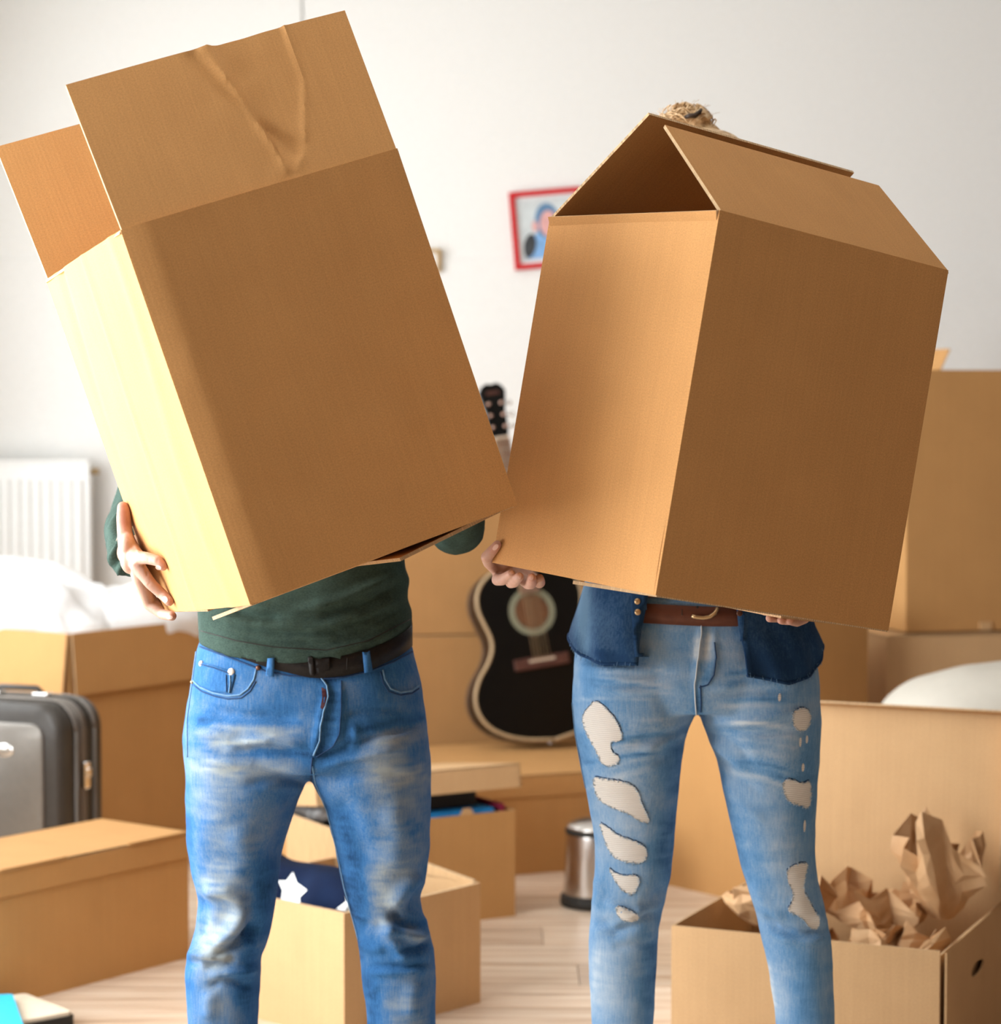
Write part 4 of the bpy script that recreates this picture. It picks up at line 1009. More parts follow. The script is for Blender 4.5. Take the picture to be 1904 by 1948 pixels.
d5 = lambda L: [(330+x/3.173, 1000+y/3.173) for x, y in L]; e6 = lambda L: [(330+x/2.842, 1450+y/2.842) for x, y in L]
folds = [
 (e6([(205,1062),(300,1000),(400,940),(500,890)]), 11, -.011), (e6([(70,1030),(160,1046),(250,1062),(320,1050)]), 8, .007), (e6([(150,1112),(250,1085),(350,1060)]), 8, -.006),
 (e6([(180,1225),(265,1170),(350,1190),(440,1225)]), 8, -.005), (e6([(190,1180),(300,1140),(470,1120)]), 9, .005), (e6([(150,690),(280,700),(400,775)]), 13, .007), (e6([(400,775),(330,900),(215,1050)]), 16, .010),
 (e6([(420,800),(430,900),(380,960)]), 14, -.007), (e6([(120,720),(150,860),(110,990)]), 14, -.006), (e6([(200,1240),(190,1400)]), 14, .004), (e6([(60,1090),(150,1075)]), 7, -.004),
 (e6([(1170,800),(1230,870),(1330,890),(1375,850)]), 11, -.010), (e6([(1120,880),(1220,910),(1330,945),(1385,900)]), 9, .008), (e6([(1205,1020),(1330,1010),(1405,960)]), 8, -.009), (e6([(1130,880),(1180,960),(1280,1085)]), 12, .007),
 (e6([(1040,1112),(1180,1108),(1290,1108),(1415,1085)]), 5, -.005), (e6([(1040,1135),(1290,1128),(1415,1105)]), 7, .004), (e6([(1000,960),(1060,1010),(1150,1000)]), 10, .004), (e6([(1000,870),(1080,900),(1140,880)]), 10, -.004),
 (e6([(1340,600),(1240,700),(1170,810)]), 15, .006), (e6([(1360,650),(1300,760),(1290,840)]), 12, -.005), (e6([(1300,1180),(1290,1400)]), 18, .004), (e6([(1060,1240),(1100,1215),(1110,1200)]), 4, .002),
 (d5([(850,1400),(600,1360),(300,1330),(110,1270)]), 8, -.0045), (d5([(820,1330),(600,1290),(350,1330),(240,1310)]), 8, .004), (d5([(780,1180),(560,1150),(300,1150),(150,1120)]), 8, -.004), (d5([(830,1560),(640,1530),(420,1560)]), 9, -.004),
 (d5([(860,1490),(560,1450),(200,1420)]), 9, .0035), (d5([(870,1410),(1060,1330),(1250,1260),(1500,1210)]), 8, -.005), (d5([(880,1450),(1100,1400),(1400,1340)]), 8, .004), (d5([(900,1540),(1150,1500),(1450,1510)]), 9, -.0035),
 (d5([(1000,1140),(1150,1120),(1400,1100)]), 8, -.003), (d5([(1080,1200),(1110,1300),(1050,1360)]), 9, .004), (d5([(120,1060),(250,1110),(420,1130)]), 7, -.003), (d5([(840,1400),(880,1200),(920,1010),(905,925)]), 5, .003), (d5([(1010,930),(1010,1150),(985,1320),(860,1390)]), 5, .0022),
 (e6([(700,130),(600,330),(540,600)]), 18, -.004), (e6([(330,330),(400,520),(300,660)]), 26, .004), (e6([(850,180),(960,330),(1060,560)]), 20, -.004), (e6([(1180,200),(1230,400),(1180,600)]), 26, .005)]
V, px, fr = finish(V, F, folds, .0018, 3, 1.9)
fd = [(e6([(300,40),(250,200),(330,420)]), 62, .30), (e6([(230,640),(330,760),(240,920),(200,1010)]), 36, .62), (e6([(230,1130),(260,1300)]), 30, .22), (e6([(1180,30),(1230,250),(1200,500)]), 55, .34), (e6([(1130,650),(1150,780),(1130,850)]), 26, .55), (e6([(1280,920),(1340,945)]), 11, .5), (e6([(1260,1250),(1290,1400)]), 32, .35), (e6([(1130,1180),(1200,1400)]), 16, .2), (e6([(170,1030),(300,1062)]), 8, .35),
 (d5([(180,1260),(420,1290),(640,1290)]), 22, .34), (d5([(160,1440),(420,1480),(700,1440)]), 22, .32), (d5([(250,1200),(500,1220),(740,1230)]), 12, .28), (d5([(240,1320),(450,1310),(700,1260)]), 6, .30), (d5([(160,1180),(480,1190),(760,1200)]), 7, -.30), (d5([(250,1390),(560,1380),(800,1370)]), 8, -.25), (d5([(1250,1300),(1480,1250)]), 18, .3), (d5([(1180,1480),(1490,1500)]), 22, .35), (d5([(1060,1230),(1080,1320)]), 16, -.3), (d5([(1150,1230),(1350,1180),(1500,1160)]), 9, -.28),
 (e6([(740,90),(820,260),(900,600),(1010,1050)]), 9, -.3), (e6([(905,260),(970,520),(1000,830)]), 18, -.28), (e6([(1060,1180),(1080,1400)]), 16, -.25), (e6([(500,560),(460,800),(400,1060),(380,1300)]), 20, -.28), (e6([(110,500),(95,560),(70,300)]), 12, -.15), (d5([(910,930),(900,1200),(850,1380)]), 14, -.30), (d5([(980,930),(970,1200),(900,1370)]), 16, -.3), (e6([(90,930),(75,1200)]), 10, -.15), (d5([(350,790),(600,850),(900,920),(1250,880)]), 9, -.25)]  # negative strokes also paint shade on the inner thighs, over unfaded denim
fs = strokes(px, fr, fd, False); fade_shade = np.clip(.40 + fs*.66*(1 + .9*nz(V, (30, 30, 130), 6)) + .10*nz(V, (9, 9, 40), 2), 0, 1)
JM = obj('jeans', V, F, M_denim_m, man, True, attrs={'fade_shade': fade_shade}); bj = bvh_of(V, F)
# pockets, fly, loops, rivets
line('pocket_seam', bj, d5([(118,935),(160,975),(240,1010),(330,1028),(400,1022),(450,985),(485,930),(500,865)]), .0015, M_threadl, JM, .0008)
line('pocket_seam', bj, d5([(122,962),(170,1000),(250,1030),(330,1046),(410,1040),(462,1000),(498,940)]), .0012, M_threadd, JM, .0004)
line('pocket_seam', bj, d5([(1262,870),(1275,930),(1310,985),(1370,1006),(1440,995),(1500,950)]), .0015, M_threadl, JM, .0008)
line('pocket_seam', bj, d5([(1248,880),(1262,945),(1300,1003),(1370,1024),(1440,1012),(1500,970)]), .0012, M_threadd, JM, .0004)
patch('coin_pocket', bj, d5([(165,825),(250,845),(345,878),(375,900),(345,1012),(240,1000),(165,962)]), M_denim_m, JM, .0020, .0022, 8, fade_shade=.36)
line('pocket_seam', bj, d5([(170,838),(250,858),(345,895)]), .0009, M_threadd, JM, .0032)
line('pocket_seam', bj, d5([(345,905),(347,955),(340,1010)]), .0012, M_threadl, JM, .003); line('pocket_seam', bj, d5([(322,900),(325,1005)]), .0009, M_threadd, JM, .0028)
for x, y, mt, r_ in ((350, 882, M_pearl, .0062), (170, 833, M_pearl, .005), (513, 858, M_cop, .0045), (1220, 840, M_cop, .0045), (118, 945, M_brass, .003)):
    q = d5([(x, y)])[0]; stud('rivet', bj, q[0], q[1], r_, mt, JM, .0035)
line('fly_seam', bj, d5([(890,915),(925,965),(932,1030),(905,1120),(885,1220),(880,1300),(845,1385)]), .0016, M_threadl, JM, .001)
patch('zip', bj, d5([(895,975),(918,990),(922,1040),(900,1110),(888,1100),(900,1040)]), plain('red_zip', (.05, .012, .016), .5, .2), JM, .0012, 0, 6)
line('fly_seam', bj, d5([(1012,935),(1012,1100),(1000,1260),(965,1330),(860,1395)]), .0011, M_threadd, JM, .0006)
line('fly_seam', bj, d5([(838,1400),(830,1470),(832,1540),(838,1580)]), .0018, M_threadd, JM, .0006)
line('fly_seam', bj, e6([(750,20),(770,120),(830,260),(880,460),(925,680),(985,900),(1000,960)]), .0014, M_threadl, JM, .0006)
line('waist_seam', bj, d5([(160,730),(350,800),(560,880),(700,905),(830,912),(890,915)]), .0014, M_threadd, JM, .0006); line('waist_seam', bj, d5([(900,925),(1030,915),(1180,880),(1330,820),(1440,760)]), .0014, M_threadd, JM, .0006)
line('side_seam', bj, [(374,1240),(366,1300),(356,1370),(357,1440)], .0016, M_threadl, JM, .0006)
# belt: a band round the waist, under the jersey's hem
def band(prof_y, rx_off, Y0, hip, depth, half, n=96, thick=.0035, yb=None):
    rows = [[], [], [], []]
    for i in range(n):
        a = 2*PI*i/n; ca, sa = math.cos(a), math.sin(a)           # sa<0 is the front
        xm = None; y = 1225
        for _ in range(3):
            xl = yz([(p[0], p[1]) for p in hip], y); xr = yz([(p[0], p[2]) for p in hip], y); cx_ = (xl+xr)/2; hw = (xr-xl)/2
            xpx = cx_ + hw*math.copysign(abs(ca)**(2/2.35), ca)
            y = yz(prof_y, xpx) if sa <= 0 else yb if yb else yz(prof_y, xpx)-10
        for row, (dz, o_) in enumerate(((half, 0), (half, thick), (-half, thick), (-half, 0))):
            r = hw*SM + rx_off + o_; c = P(cx_, y, Y0); ry = yz(depth, y) + rx_off + o_
            rows[row].append((c.x + r*math.copysign(abs(ca)**(2/2.35), ca), Y0+.012 + ry*math.copysign(abs(sa)**(2/2.35), sa), c.z + dz))
    V, F = loft([rows[0], rows[1], rows[2], rows[3], rows[0]], False); return V, F
depM = [(1180,.105),(1300,.122),(1400,.132),(1520,.115)]
V, F = band([(378,1192),(450,1214),(525,1238),(588,1253),(607,1257),(660,1253),(710,1242),(760,1221),(785,1205)], .003, YM, hipM, depM, .0165)
bl = obj('belt', V, F, M_belt_m, man, True); bb = bvh_of(V, F)
patch('belt_keeper', bb, d5([(810,790),(845,795),(855,905),(825,900)]), M_belt_m, bl, .004, .004, 6); patch('buckle', bb, d5([(845,775),(940,765),(945,870),(860,895)]), M_belt_m, bl, .0025, .003, 8)
line('belt_edge', bb, d5([(1050,765),(1045,870)]), .001, M_dark, bl, .0005)
for pl in ([(572,800),(612,795),(608,910),(560,905)], [(1135,735),(1175,730),(1195,880),(1150,888)]):
    o_ = patch('belt_loop', bb, d5(pl), M_denim_m, JM, .005, .003, 7, fade_shade=.38)
# jersey
YJ = YM + .012; rings = []
hem = [(378,1222),(424,1233),(472,1245),(519,1251),(582,1250),(613,1245),(661,1240),(708,1227),(783,1195)]
sl = [(1250,378),(1150,374),(1100,379),(1060,372),(900,352),(750,340),(640,335),(560,350),(520,400)]; sr = [(1250,783),(1185,784),(1150,776),(1110,781),(1080,771),(1040,772),(900,800),(750,815),(640,820),(560,805),(520,760)]
for y in [1226, 1215, 1200, 1185, 1170, 1150, 1130, 1110, 1085, 1060, 1030, 1000, 950, 900, 850, 800, 750, 700, 640, 600, 570, 550, 535]:
    xl, xr = yz(sl, y), yz(sr, y); c = P((xl+xr)/2, y, YJ); hw = (xr-xl)/2*SM; w_ = max(0, (y-1080)/146); dep = np.interp(y, [535, 640, 900, 1100, 1226], [.055, .105, .118, .118, .124]); lean = .10*max(0, (1100-y)/560)
    rg = []
    for p in ring((c.x, c.y+lean, c.z), hw, dep, 48, 2.3):
        xpx = proj([p])[0][0]; hy = yz(hem, xpx)-1226 if p[1] < YJ else -30
        rg.append((p[0], p[1], p[2] - w_*hy*SM))
    rings.append(rg)
jp = [loft(rings)]
shR = P(392, 620, 3.96); elR = P(262, 985, 3.93); wrR = P(250, 1050, 3.645)
shL = P(765, 620, 3.96); elL = P(868, 1000, 3.80)
wrL = MM @ Vector((mw+.035, .235, .06))
jp += chain([shR, (shR+elR)/2, elR, P(243, 1012, 3.80), P(246, 1056, 3.672)], [.068, .056, .048, .039, .0350]) + chain([shL, (shL+elL)/2, elL, (elL+wrL)/2, wrL], [.068, .056, .047, .040, .033])
jp += chain([P(578, 590, 3.97), P(578, 545, 3.98)], [.075, .062])
V, F = remesh(jp, .0050, 3)
jf = [([(385,1165),(470,1185),(600,1195),(700,1170),(775,1130)], 7, .005), ([(400,1180),(520,1205),(640,1200),(770,1150)], 6, -.005), ([(385,1215),(520,1238),(620,1242),(720,1215),(782,1180)], 5, .0035), ([(384,1200),(520,1222),(630,1225),(720,1200),(780,1165)], 4, -.0035), ([(430,1160),(480,1172),(540,1180)], 8, -.006), ([(560,1160),(650,1140),(775,1085)], 8, .005), ([(620,1215),(700,1195),(775,1155)], 5, -.004), ([(600,1175),(700,1150),(770,1105)], 6, -.005), ([(440,1145),(560,1160),(650,1150)], 7, .004),
 ([(208,1070),(225,1040),(236,1010)], 5, .005), ([(212,1085),(226,1058),(236,1040)], 4, -.005), ([(206,1045),(222,1012),(236,985)], 4, -.004), ([(205,1020),(220,990),(236,970)], 5, .004), ([(225,1095),(232,1075),(238,1055)], 4, .005), ([(240,1104),(238,1085)], 4, -.004), ([(830,1030),(870,1040),(905,1015)], 8, .003)]
V, px, fr = finish(V, F, jf, .0024, 8, 1.8)
JY = obj('jersey', V, F, M_jersey, man, True); bjy = bvh_of(V, F)
line('hem_stitch', bjy, [(382,1200),(450,1219),(520,1231),(620,1237),(700,1219),(780,1178)], .0009, M_dark, JY, .0002)
# body with the right hand round the box's left side
off = lambda x, y, o_: on_plane(x, y, mLp, mLn, o_)
kn = [off(257, 1060, .026), off(262, 1077, .028), off(266, 1098, .027), off(272, 1118, .022)]
fi = [[off(281, 1062, .020), off(300, 1067, .012), off(310, 1077, .0085)], [off(286, 1110, .022), off(308, 1130, .012), off(322, 1144, .0085)], [off(284, 1150, .022), off(308, 1168, .013), off(327, 1172, .0085)], [off(288, 1142, .010), off(306, 1160, .004), off(318, 1166, -.004)]]
thb = [wrR, off(240, 1040, .024), off(237, 1008, .015), off(235, 985, .010), off(234, 965, .0085)]
hp = hand_parts(wrR, .024, kn, fi, thb, .0112) + chain([P(243, 1012, 3.80), wrR], [.03, .023]) + chain([off(239, 1015, .014), off(248, 1040, .016), off(262, 1060, .020)], [.011, .013, .011]) + chain([off(237, 1000, .012), off(235, 970, .009)], [.0118, .0100]) + [sphere(off(248, 1062, .024), (.016, .022, .024), 16, 12), sphere(off(243, 1040, .022), (.013, .02, .022), 16, 12)]
HVm, HFm = remesh(hp, .0016, 3)
cr = [([(252,1012),(262,1035),(270,1048)], 2.2, -.0012), ([(246,1020),(258,1042),(266,1056)], 2.0, .0010), ([(278,1084),(281,1096)], 2.5, -.0012), ([(282,1061),(282,1068)], 1.8, -.0006), ([(300,1060),(299,1073)], 1.6, -.0006), ([(288,1106),(280,1116)], 2, -.0006), ([(262,1068),(250,1076)], 3, .001)]
N_ = normals(HVm, HFm); pxh = proj(HVm); HVm = HVm + N_*strokes(pxh, np.ones(len(HVm), bool), cr)[:, None]
blush_m = np.clip(strokes(pxh, np.ones(len(HVm), bool), [([(235,962),(237,1000)], 12, .65), ([(310,1074)], 8, .5), ([(324,1145)], 8, .5), ([(333,1172)], 7, .6), ([(300,1120),(270,1090)], 7, .25)] if False else [([(235,962),(237,1000)], 12, .6), ([(309,1070),(311,1078)], 7, .5), ([(320,1140),(325,1147)], 7, .5), ([(330,1170),(336,1172)], 6, .6), ([(285,1095),(315,1130)], 5, .35)], False), 0, .8)
LH = lambda x, y, z: MM @ Vector((mw+x, y, z))
kl = [LH(.026, .19+.022*i, .125) for i in range(4)]; fl2 = [[LH(.022, .188+.022*i, .16), LH(.014, .186+.022*i, .185), LH(.010, .185+.022*i, .205)] for i in range(4)]
HVl, HFl = remesh(hand_parts(wrL, .027, kl, fl2, [wrL, LH(.03, .16, .09), LH(.022, .145, .12), LH(.012, .135, .145)], .0108) + chain([(elL+wrL)/2, wrL], [.03, .026]), .0025, 3)
def body(parts_rings, heads, arms, legs, voxel=.006): return remesh(parts_rings + heads + arms + legs, voxel, 3)
hcM = P(585, 400, 4.0); s_h = 1.0
tr_ = []
for y in [1400, 1300, 1200, 1100, 1000, 900, 800, 700, 640, 600]:
    xl, xr = yz([(1400,372),(1230,392)]+[(a, b+16) for a, b in sl], y) if y > 1230 else yz(sl, y)+16, (yz([(1400,792),(1230,768)], y) if y > 1230 else yz(sr, y)-16); c = P((xl+xr)/2, y, YJ); lean = .10*max(0, (1100-y)/560)
    tr_.append(ring((c.x, c.y+lean, c.z), (xr-xl)/2*SM*.94, np.interp(y, [600, 660, 760], [.045, .07, .092]), 32, 2.2))
def leg_chain(o_, i_, Y0, ys, foot):
    pts = [P((yz(o_, y)+yz(i_, y))/2, y, Y0+.026) for y in ys]; rad = [abs(yz(o_, y)-yz(i_, y))/2*Y0/FPX*.58 for y in ys]
    rad[-1] = .036; q = pts[-1].copy(); a = Vector((q.x, q.y, .05)); b = Vector((q.x, q.y-.13, .045))
    return chain(pts + [a, b], rad + [.034, .030]), a
lgL, ftL = leg_chain(LO, LI, YM, [1520, 1650, 1800, 1950, 2240], None); lgR, ftR = leg_chain(RO, RI, YM, [1520, 1650, 1800, 1950, 2240], None)
neck = chain([P(580, 570, 3.98), Vector((hcM.x, hcM.y+.012, hcM.z-.06))], [.060, .055])
BV, BF = body([loft(tr_)], head_parts(hcM, 1.0) + neck, chain([shR, elR, P(243, 1012, 3.80)], [.055, .040, .030]) + chain([shL, elL, (elL+wrL)/2], [.055, .040, .030]), lgL + lgR)
n1, n2 = len(BV), len(HVm)
AV = np.concatenate([BV, HVm, HVl]); AF = np.concatenate([BF, HFm+n1, HFl+n1+n2])
BDm = obj('body', AV, AF, M_skin_m, man, True, attrs={'blush': np.r_[np.zeros(n1), blush_m, np.zeros(len(HVl))]})
bhm = bvh_of(HVm, HFm)
for cx_, cy_, rx, ry, ro in ((301.5, 1079.5, 5.6, 4.2, .35), (314, 1140, 5.0, 6.2, -.5), (322.5, 1174, 6.2, 3.6, .1)): patch('fingernail', bhm, ellpoly(cx_, cy_, rx, ry, ro), M_nail, BDm, .0005, 0, 3)
eyes(hcM, 1.0, BDm)
hv = remesh([sphere(hcM + Vector((0, .022, .062)), (.084, .094, .082), 28, 18), sphere(hcM + Vector((0, .05, .01)), (.076, .068, .07), 24, 16)], .006, 2)
obj('hair', hv[0] + .003*nz(hv[0], 60, 2)[:, None]*normals(*hv), hv[1], M_hair_d, man, True)
shoe(man, ftL, M_shoe); shoe(man, ftR, M_shoe)

# ================================================================== the woman
YW = 3.92; SW_ = YW/FPX
wom = thing('person', 'woman with a blond hair knot, ripped jeans and denim shirt, carrying the upright box', 'person', (P(1325, 1400, YW).x, YW, 0))
c4 = lambda L: [(1300+y/3.006, 1060+x/3.006) for x, y in L]; e4 = lambda L: [(1060+x/3.006, 1300+y/3.006) for x, y in L]
LO = [(1250,1094),(1300,1090)] + c4([(85,110),(100,280),(130,450),(160,600),(190,760),(215,920),(215,1090),(205,1200),(190,1330),(180,1480),(178,1600),(185,1800),(195,1948)]) + [(2230,1140)]
LI = [(1250,1322),(1340,1324)] + c4([(785,195),(740,290),(715,450),(700,600),(685,760),(670,950),(650,1110),(625,1230),(600,1330),(585,1400),(575,1550),(565,1750),(555,1948)]) + [(2230,1222)]
RI = [(1250,1328),(1340,1328)] + c4([(825,215),(870,330),(915,450),(950,600),(985,780),(1020,930),(1060,1080),(1100,1210),(1140,1320),(1160,1420),(1185,1530),(1210,1650),(1240,1850),(1250,1948)]) + [(2230,1508)]
RO = [(1250,1555),(1300,1559)] + c4([(1500,60),(1515,200),(1505,400),(1490,600),(1480,800),(1478,960),(1490,1090),(1520,1230),(1550,1370),(1565,1420),(1580,1600),(1590,1900),(1592,1948)]) + [(2230,1590)]
hipW = [(1130,1128,1520),(1160,1118,1532),(1200,1102,1547),(1250,1094,1555),(1300,1089,1559),(1350,1090,1562),(1400,1094,1562)]
depW = [(1130,.098),(1200,.112),(1300,.126),(1420,.11)]
V, F = trousers(hipW, ((LO, LI), (RO, RI)), YW, 1366, depW, 2230)
e3 = lambda L: [(1060+x/3.526, 1080+y/3.526) for x, y in L]
folds = [(e4([(195,1350),(330,1420),(470,1360),(600,1290)]), 9, -.008), (e4([(260,1240),(420,1330),(560,1280),(610,1230)]), 9, .006), (e4([(200,1420),(330,1390),(590,1340)]), 7, .004), (e4([(300,1520),(420,1500),(570,1480)]), 6, -.003), (e4([(620,1130),(560,1250),(470,1310)]), 12, -.006), (e4([(220,1100),(240,1200),(220,1290)]), 10, .004),
 (e4([(1170,1330),(1260,1410),(1380,1440),(1560,1420)]), 9, -.009), (e4([(1180,1390),(1300,1460),(1450,1470),(1570,1440)]), 8, .005), (e4([(1110,1130),(1200,1290),(1310,1360)]), 12, .004), (e4([(1470,1330),(1540,1380)]), 8, .004),
 (e4([(800,210),(700,280),(560,320),(400,340)]), 8, -.004), (e4([(760,260),(620,330),(470,390)]), 8, .003), (e4([(740,300),(640,420),(540,460)]), 8, -.003), (e4([(840,220),(1000,280),(1200,290),(1400,260)]), 8, -.004), (e4([(860,260),(1000,340),(1120,450)]), 8, -.004), (e4([(850,300),(960,400),(1100,520)]), 8, .004), (e4([(900,400),(1000,520),(1180,640)]), 9, -.003), (e4([(940,540),(1060,700),(1200,800)]), 10, .003), (e4([(820,230),(1000,240),(1300,180),(1480,150)]), 8, .003),
 (e3([(640,800),(300,790),(180,750)]), 6, -.0025), (e3([(780,790),(500,830),(200,800)]), 6, .0025), (e3([(820,700),(560,730),(300,700)]), 6, -.0025), (e3([(1060,850),(1300,830),(1600,820)]), 6, -.0025), (e3([(1000,820),(1300,790),(1650,770)]), 6, .0025),
 (e3([(965,340),(950,560),(920,790)]), 4, .003), (e3([(1050,390),(1060,620),(1000,780)]), 5, .002), (e3([(1010,420),(990,600)]), 4, -.002)]
V, px, fr = finish(V, F, folds, .0013, 12)
rnd = random.Random(4); wh = []
for i in range(46):                           # whiskers fading out from the crotch and across the hips
    side = rnd.choice((-1, 1)); x0 = 1322 + side*rnd.uniform(25, 60); y0 = rnd.uniform(1275, 1470); L_ = rnd.uniform(80, 190); sl_ = rnd.uniform(-.05, .12) + (y0-1360)/160*.35
    if y0 > 1400: x0 = 1322 + side*rnd.uniform(50, 90)
    wh.append(([(x0, y0), (x0+side*L_*.5, y0+L_*.5*sl_-4), (x0+side*L_, y0+L_*sl_)], rnd.uniform(2.5, 5), rnd.choice((.15, .12, -.13))))
fd = wh + [(e4([(330,520),(420,800),(380,1100)]), 50, .10), (e4([(260,1500),(300,1900)]), 38, .12), (e4([(1240,700),(1320,1100)]), 40, .12), (e4([(1270,1560),(1280,1950)]), 26, .14), (e4([(1400,1500),(1400,1950)]), 30, -.12), (e4([(560,1400),(520,1900)]), 26, -.26), (e4([(640,700),(600,1150)]), 22, -.28), (e4([(700,300),(660,700)]), 22, -.22), (e4([(1430,350),(1430,900)]), 22, -.10), (e4([(100,250),(140,480)]), 18, -.22), (e4([(890,380),(980,720),(1100,1180)]), 12, -.14), (e4([(1190,1560),(1240,1900)]), 7, .35), (e4([(230,1450),(200,1900)]), 12, .18), (e4([(800,30),(805,190)]), 7, -.3), (e3([(1010,680),(1000,770)]), 9, -.3), (e3([(950,420),(930,640)]), 7, .45), (e3([(1020,420),(1000,640)]), 8, .5), (e3([(160,830),(300,800)]), 20, -.06), (e3([(870,330),(1100,360)]), 12, -.2)]
fade_shade = np.clip(.47 + strokes(px, fr, fd)*(1 + .8*nz(V, (25, 25, 120), 6)) + .08*nz(V, (9, 9, 60), 2), 0, 1)
JW = obj('jeans', V, F, M_denim_w, wom, True, attrs={'fade_shade': fade_shade}); bw = bvh_of(V, F)
rips = [[(210,100),(240,105),(290,150),(340,210),(380,310),(345,335),(305,330),(310,390),(360,420),(340,465),(280,475),(250,450),(225,390),(205,350),(170,290),(145,220),(150,170),(190,125)],
 [(205,530),(260,545),(330,550),(430,575),(470,630),(480,680),(520,760),(525,800),(470,790),(400,740),(330,720),(240,670),(215,610)],
 [(240,790),(290,820),(350,870),(430,895),(500,930),(515,970),(500,1020),(440,1035),(330,1000),(290,950),(260,860)],
 [(290,1045),(340,1090),(400,1100),(455,1090),(475,1140),(430,1215),(380,1190),(340,1150)], [(330,1270),(400,1290),(470,1330),(460,1355),(400,1365),(350,1340)],
 [(1345,160),(1400,135),(1445,160),(1450,220),(1420,270),(1380,275),(1345,240)], [(1290,550),(1340,545),(1400,575),(1445,550),(1450,640),(1440,720),(1390,700),(1320,680),(1290,620)],
 [(1310,1060),(1370,1030),(1435,1025),(1420,1090),(1405,1180),(1440,1240),(1480,1320),(1505,1340),(1490,1410),(1440,1400),(1400,1340),(1310,1300),(1340,1250),(1350,1200),(1315,1130)]]
MFr = plain('frayed_weft', (.42, .52, .60), .9, .25, 250)
for i, rp in enumerate(rips):
    q = e4(rp); q = [(.25*a[0]+.75*b[0] if h_ else .75*a[0]+.25*b[0], .25*a[1]+.75*b[1] if h_ else .75*a[1]+.25*b[1]) for a, b in zip(q, q[1:]+q[:1]) for h_ in (0, 1)]
    lin = patch('torn_patch', bw, q, M_rip, JW, .0010, 0, 6, 1.3, True, i, 3.0)
    # torn edge: little tufts of thread round the hole, longest at the upper edge
    rn = random.Random(i+50); mb = MB(); cx_ = sum(p[0] for p in q)/len(q); cy_ = sum(p[1] for p in q)/len(q)
    for a, b in zip(q, q[1:]+q[:1]):
        L_ = math.hypot(b[0]-a[0], b[1]-a[1]); up_ = (a[1]+b[1])/2 < cy_
        for j in range(int(L_/2.6)):
            t_ = rn.random(); x, y = a[0]+(b[0]-a[0])*t_, a[1]+(b[1]-a[1])*t_
            ln = rn.uniform(2.5, 8); an = math.atan2(cy_-y, cx_-x) + rn.uniform(-.9, .9); x0, y0 = x-math.cos(an)*ln*.5, y-math.sin(an)*ln*.5
            h0, n0 = hit(bw, x0, y0); h1, n1_ = hit(bw, x0+math.cos(an)*ln, y0+math.sin(an)*ln)
            if h0 is None or h1 is None: continue
            Vt, Ft = tube([h0 + n0*.0006, (h0+h1)/2 + n0*.0022, h1 + n1_*.0012], .00048, 3); mb.add(Vt, Ft)
    if mb.V: fo = mb.build('frayed_threads', M_threadd if i in () else MFr, lin, True); fo['kind'] = 'stuff'
    # dark line painting the shadow along the torn upper edge
    area_ = sum(a[0]*b[1]-b[0]*a[1] for a, b in zip(q, q[1:]+q[:1])); run = []
    for a, b in zip(q+q[:1], q[1:]+q[:2]):
        top = (b[0]-a[0])*(1 if area_ > 0 else -1) > abs(b[1]-a[1])*.35
        if top: run += ([a] if not run else []) + [b]
        if (not top or b is q[0]) and len(run) > 1:
            jl = []
            for p0, p1 in zip(run, run[1:]):
                m_ = max(1, int(math.hypot(p1[0]-p0[0], p1[1]-p0[1])/4))
                jl += [(p0[0]+(p1[0]-p0[0])*t_/m_+rn.uniform(-.7, .7), p0[1]+(p1[1]-p0[1])*t_/m_-1.0+rn.uniform(-1.4, 1.0)) for t_ in range(m_)]
            line('tear_shadow_line', bw, jl, .0009, M_threadd, lin, .0005, 3, 5); run = []
        if not top: run = []
for cx_, cy_, rx, ry in ((1270,80,9,24),(1388,335,7,28),(1425,320,7,24),(1403,480,8,24),(1412,815,7,36)):
    q = e4([(cx_, cy_)])[0]; patch('torn_patch', bw, ellpoly(q[0], q[1], rx/3, ry/3, .05, 10), M_rip, JW, .0010, 0, 3)
line('fly_seam', bw, e3([(962,340),(965,440),(950,560),(935,680),(920,790),(925,900),(932,985)]), .0013, plain('white_seam', (.55, .62, .66), .9, .1), JW, .0010)
line('fly_seam', bw, e3([(1055,500),(1065,600),(1050,720),(1010,785),(950,805)]), .0012, M_threadd, JW, .0006); line('fly_seam', bw, e3([(960,790),(965,900),(960,1010)]), .0014, M_threadd, JW, .0006)
line('side_seam', bw, e4([(88,110),(103,280),(133,450),(165,600)]), .0014, M_threadl, JW, .0006)
V, F = band([(1100,1158),(1228,1158),(1340,1163),(1395,1163),(1540,1158)], .003, YW, hipW, depW, .016, yb=1150)
V = np.array(V); 
bl = obj('belt', V, F, M_belt_w, wom, True); bbw = bvh_of(V, F)
for x, y in ((635, 225), (728, 240), (940, 265)):
    q = e3([(x, y)])[0]; stud('belt_hole', bbw, q[0], q[1], .0022, M_dark, bl, .0006)
line('belt_edge', bbw, e3([(840,240),(836,320)]), .0010, M_dark, bl, .0004)
bp = [hit(bbw, *q)[0] for q in e3([(900,322),(930,330),(975,335),(1020,328),(1055,305),(1070,275),(1058,250),(1040,240)])]
bp = [p + Vector((0, -.006, 0)) for p in bp if p is not None]
V, F = tube(bp, .0032, 10); obj('buckle', V, F, M_brass, bl, True)
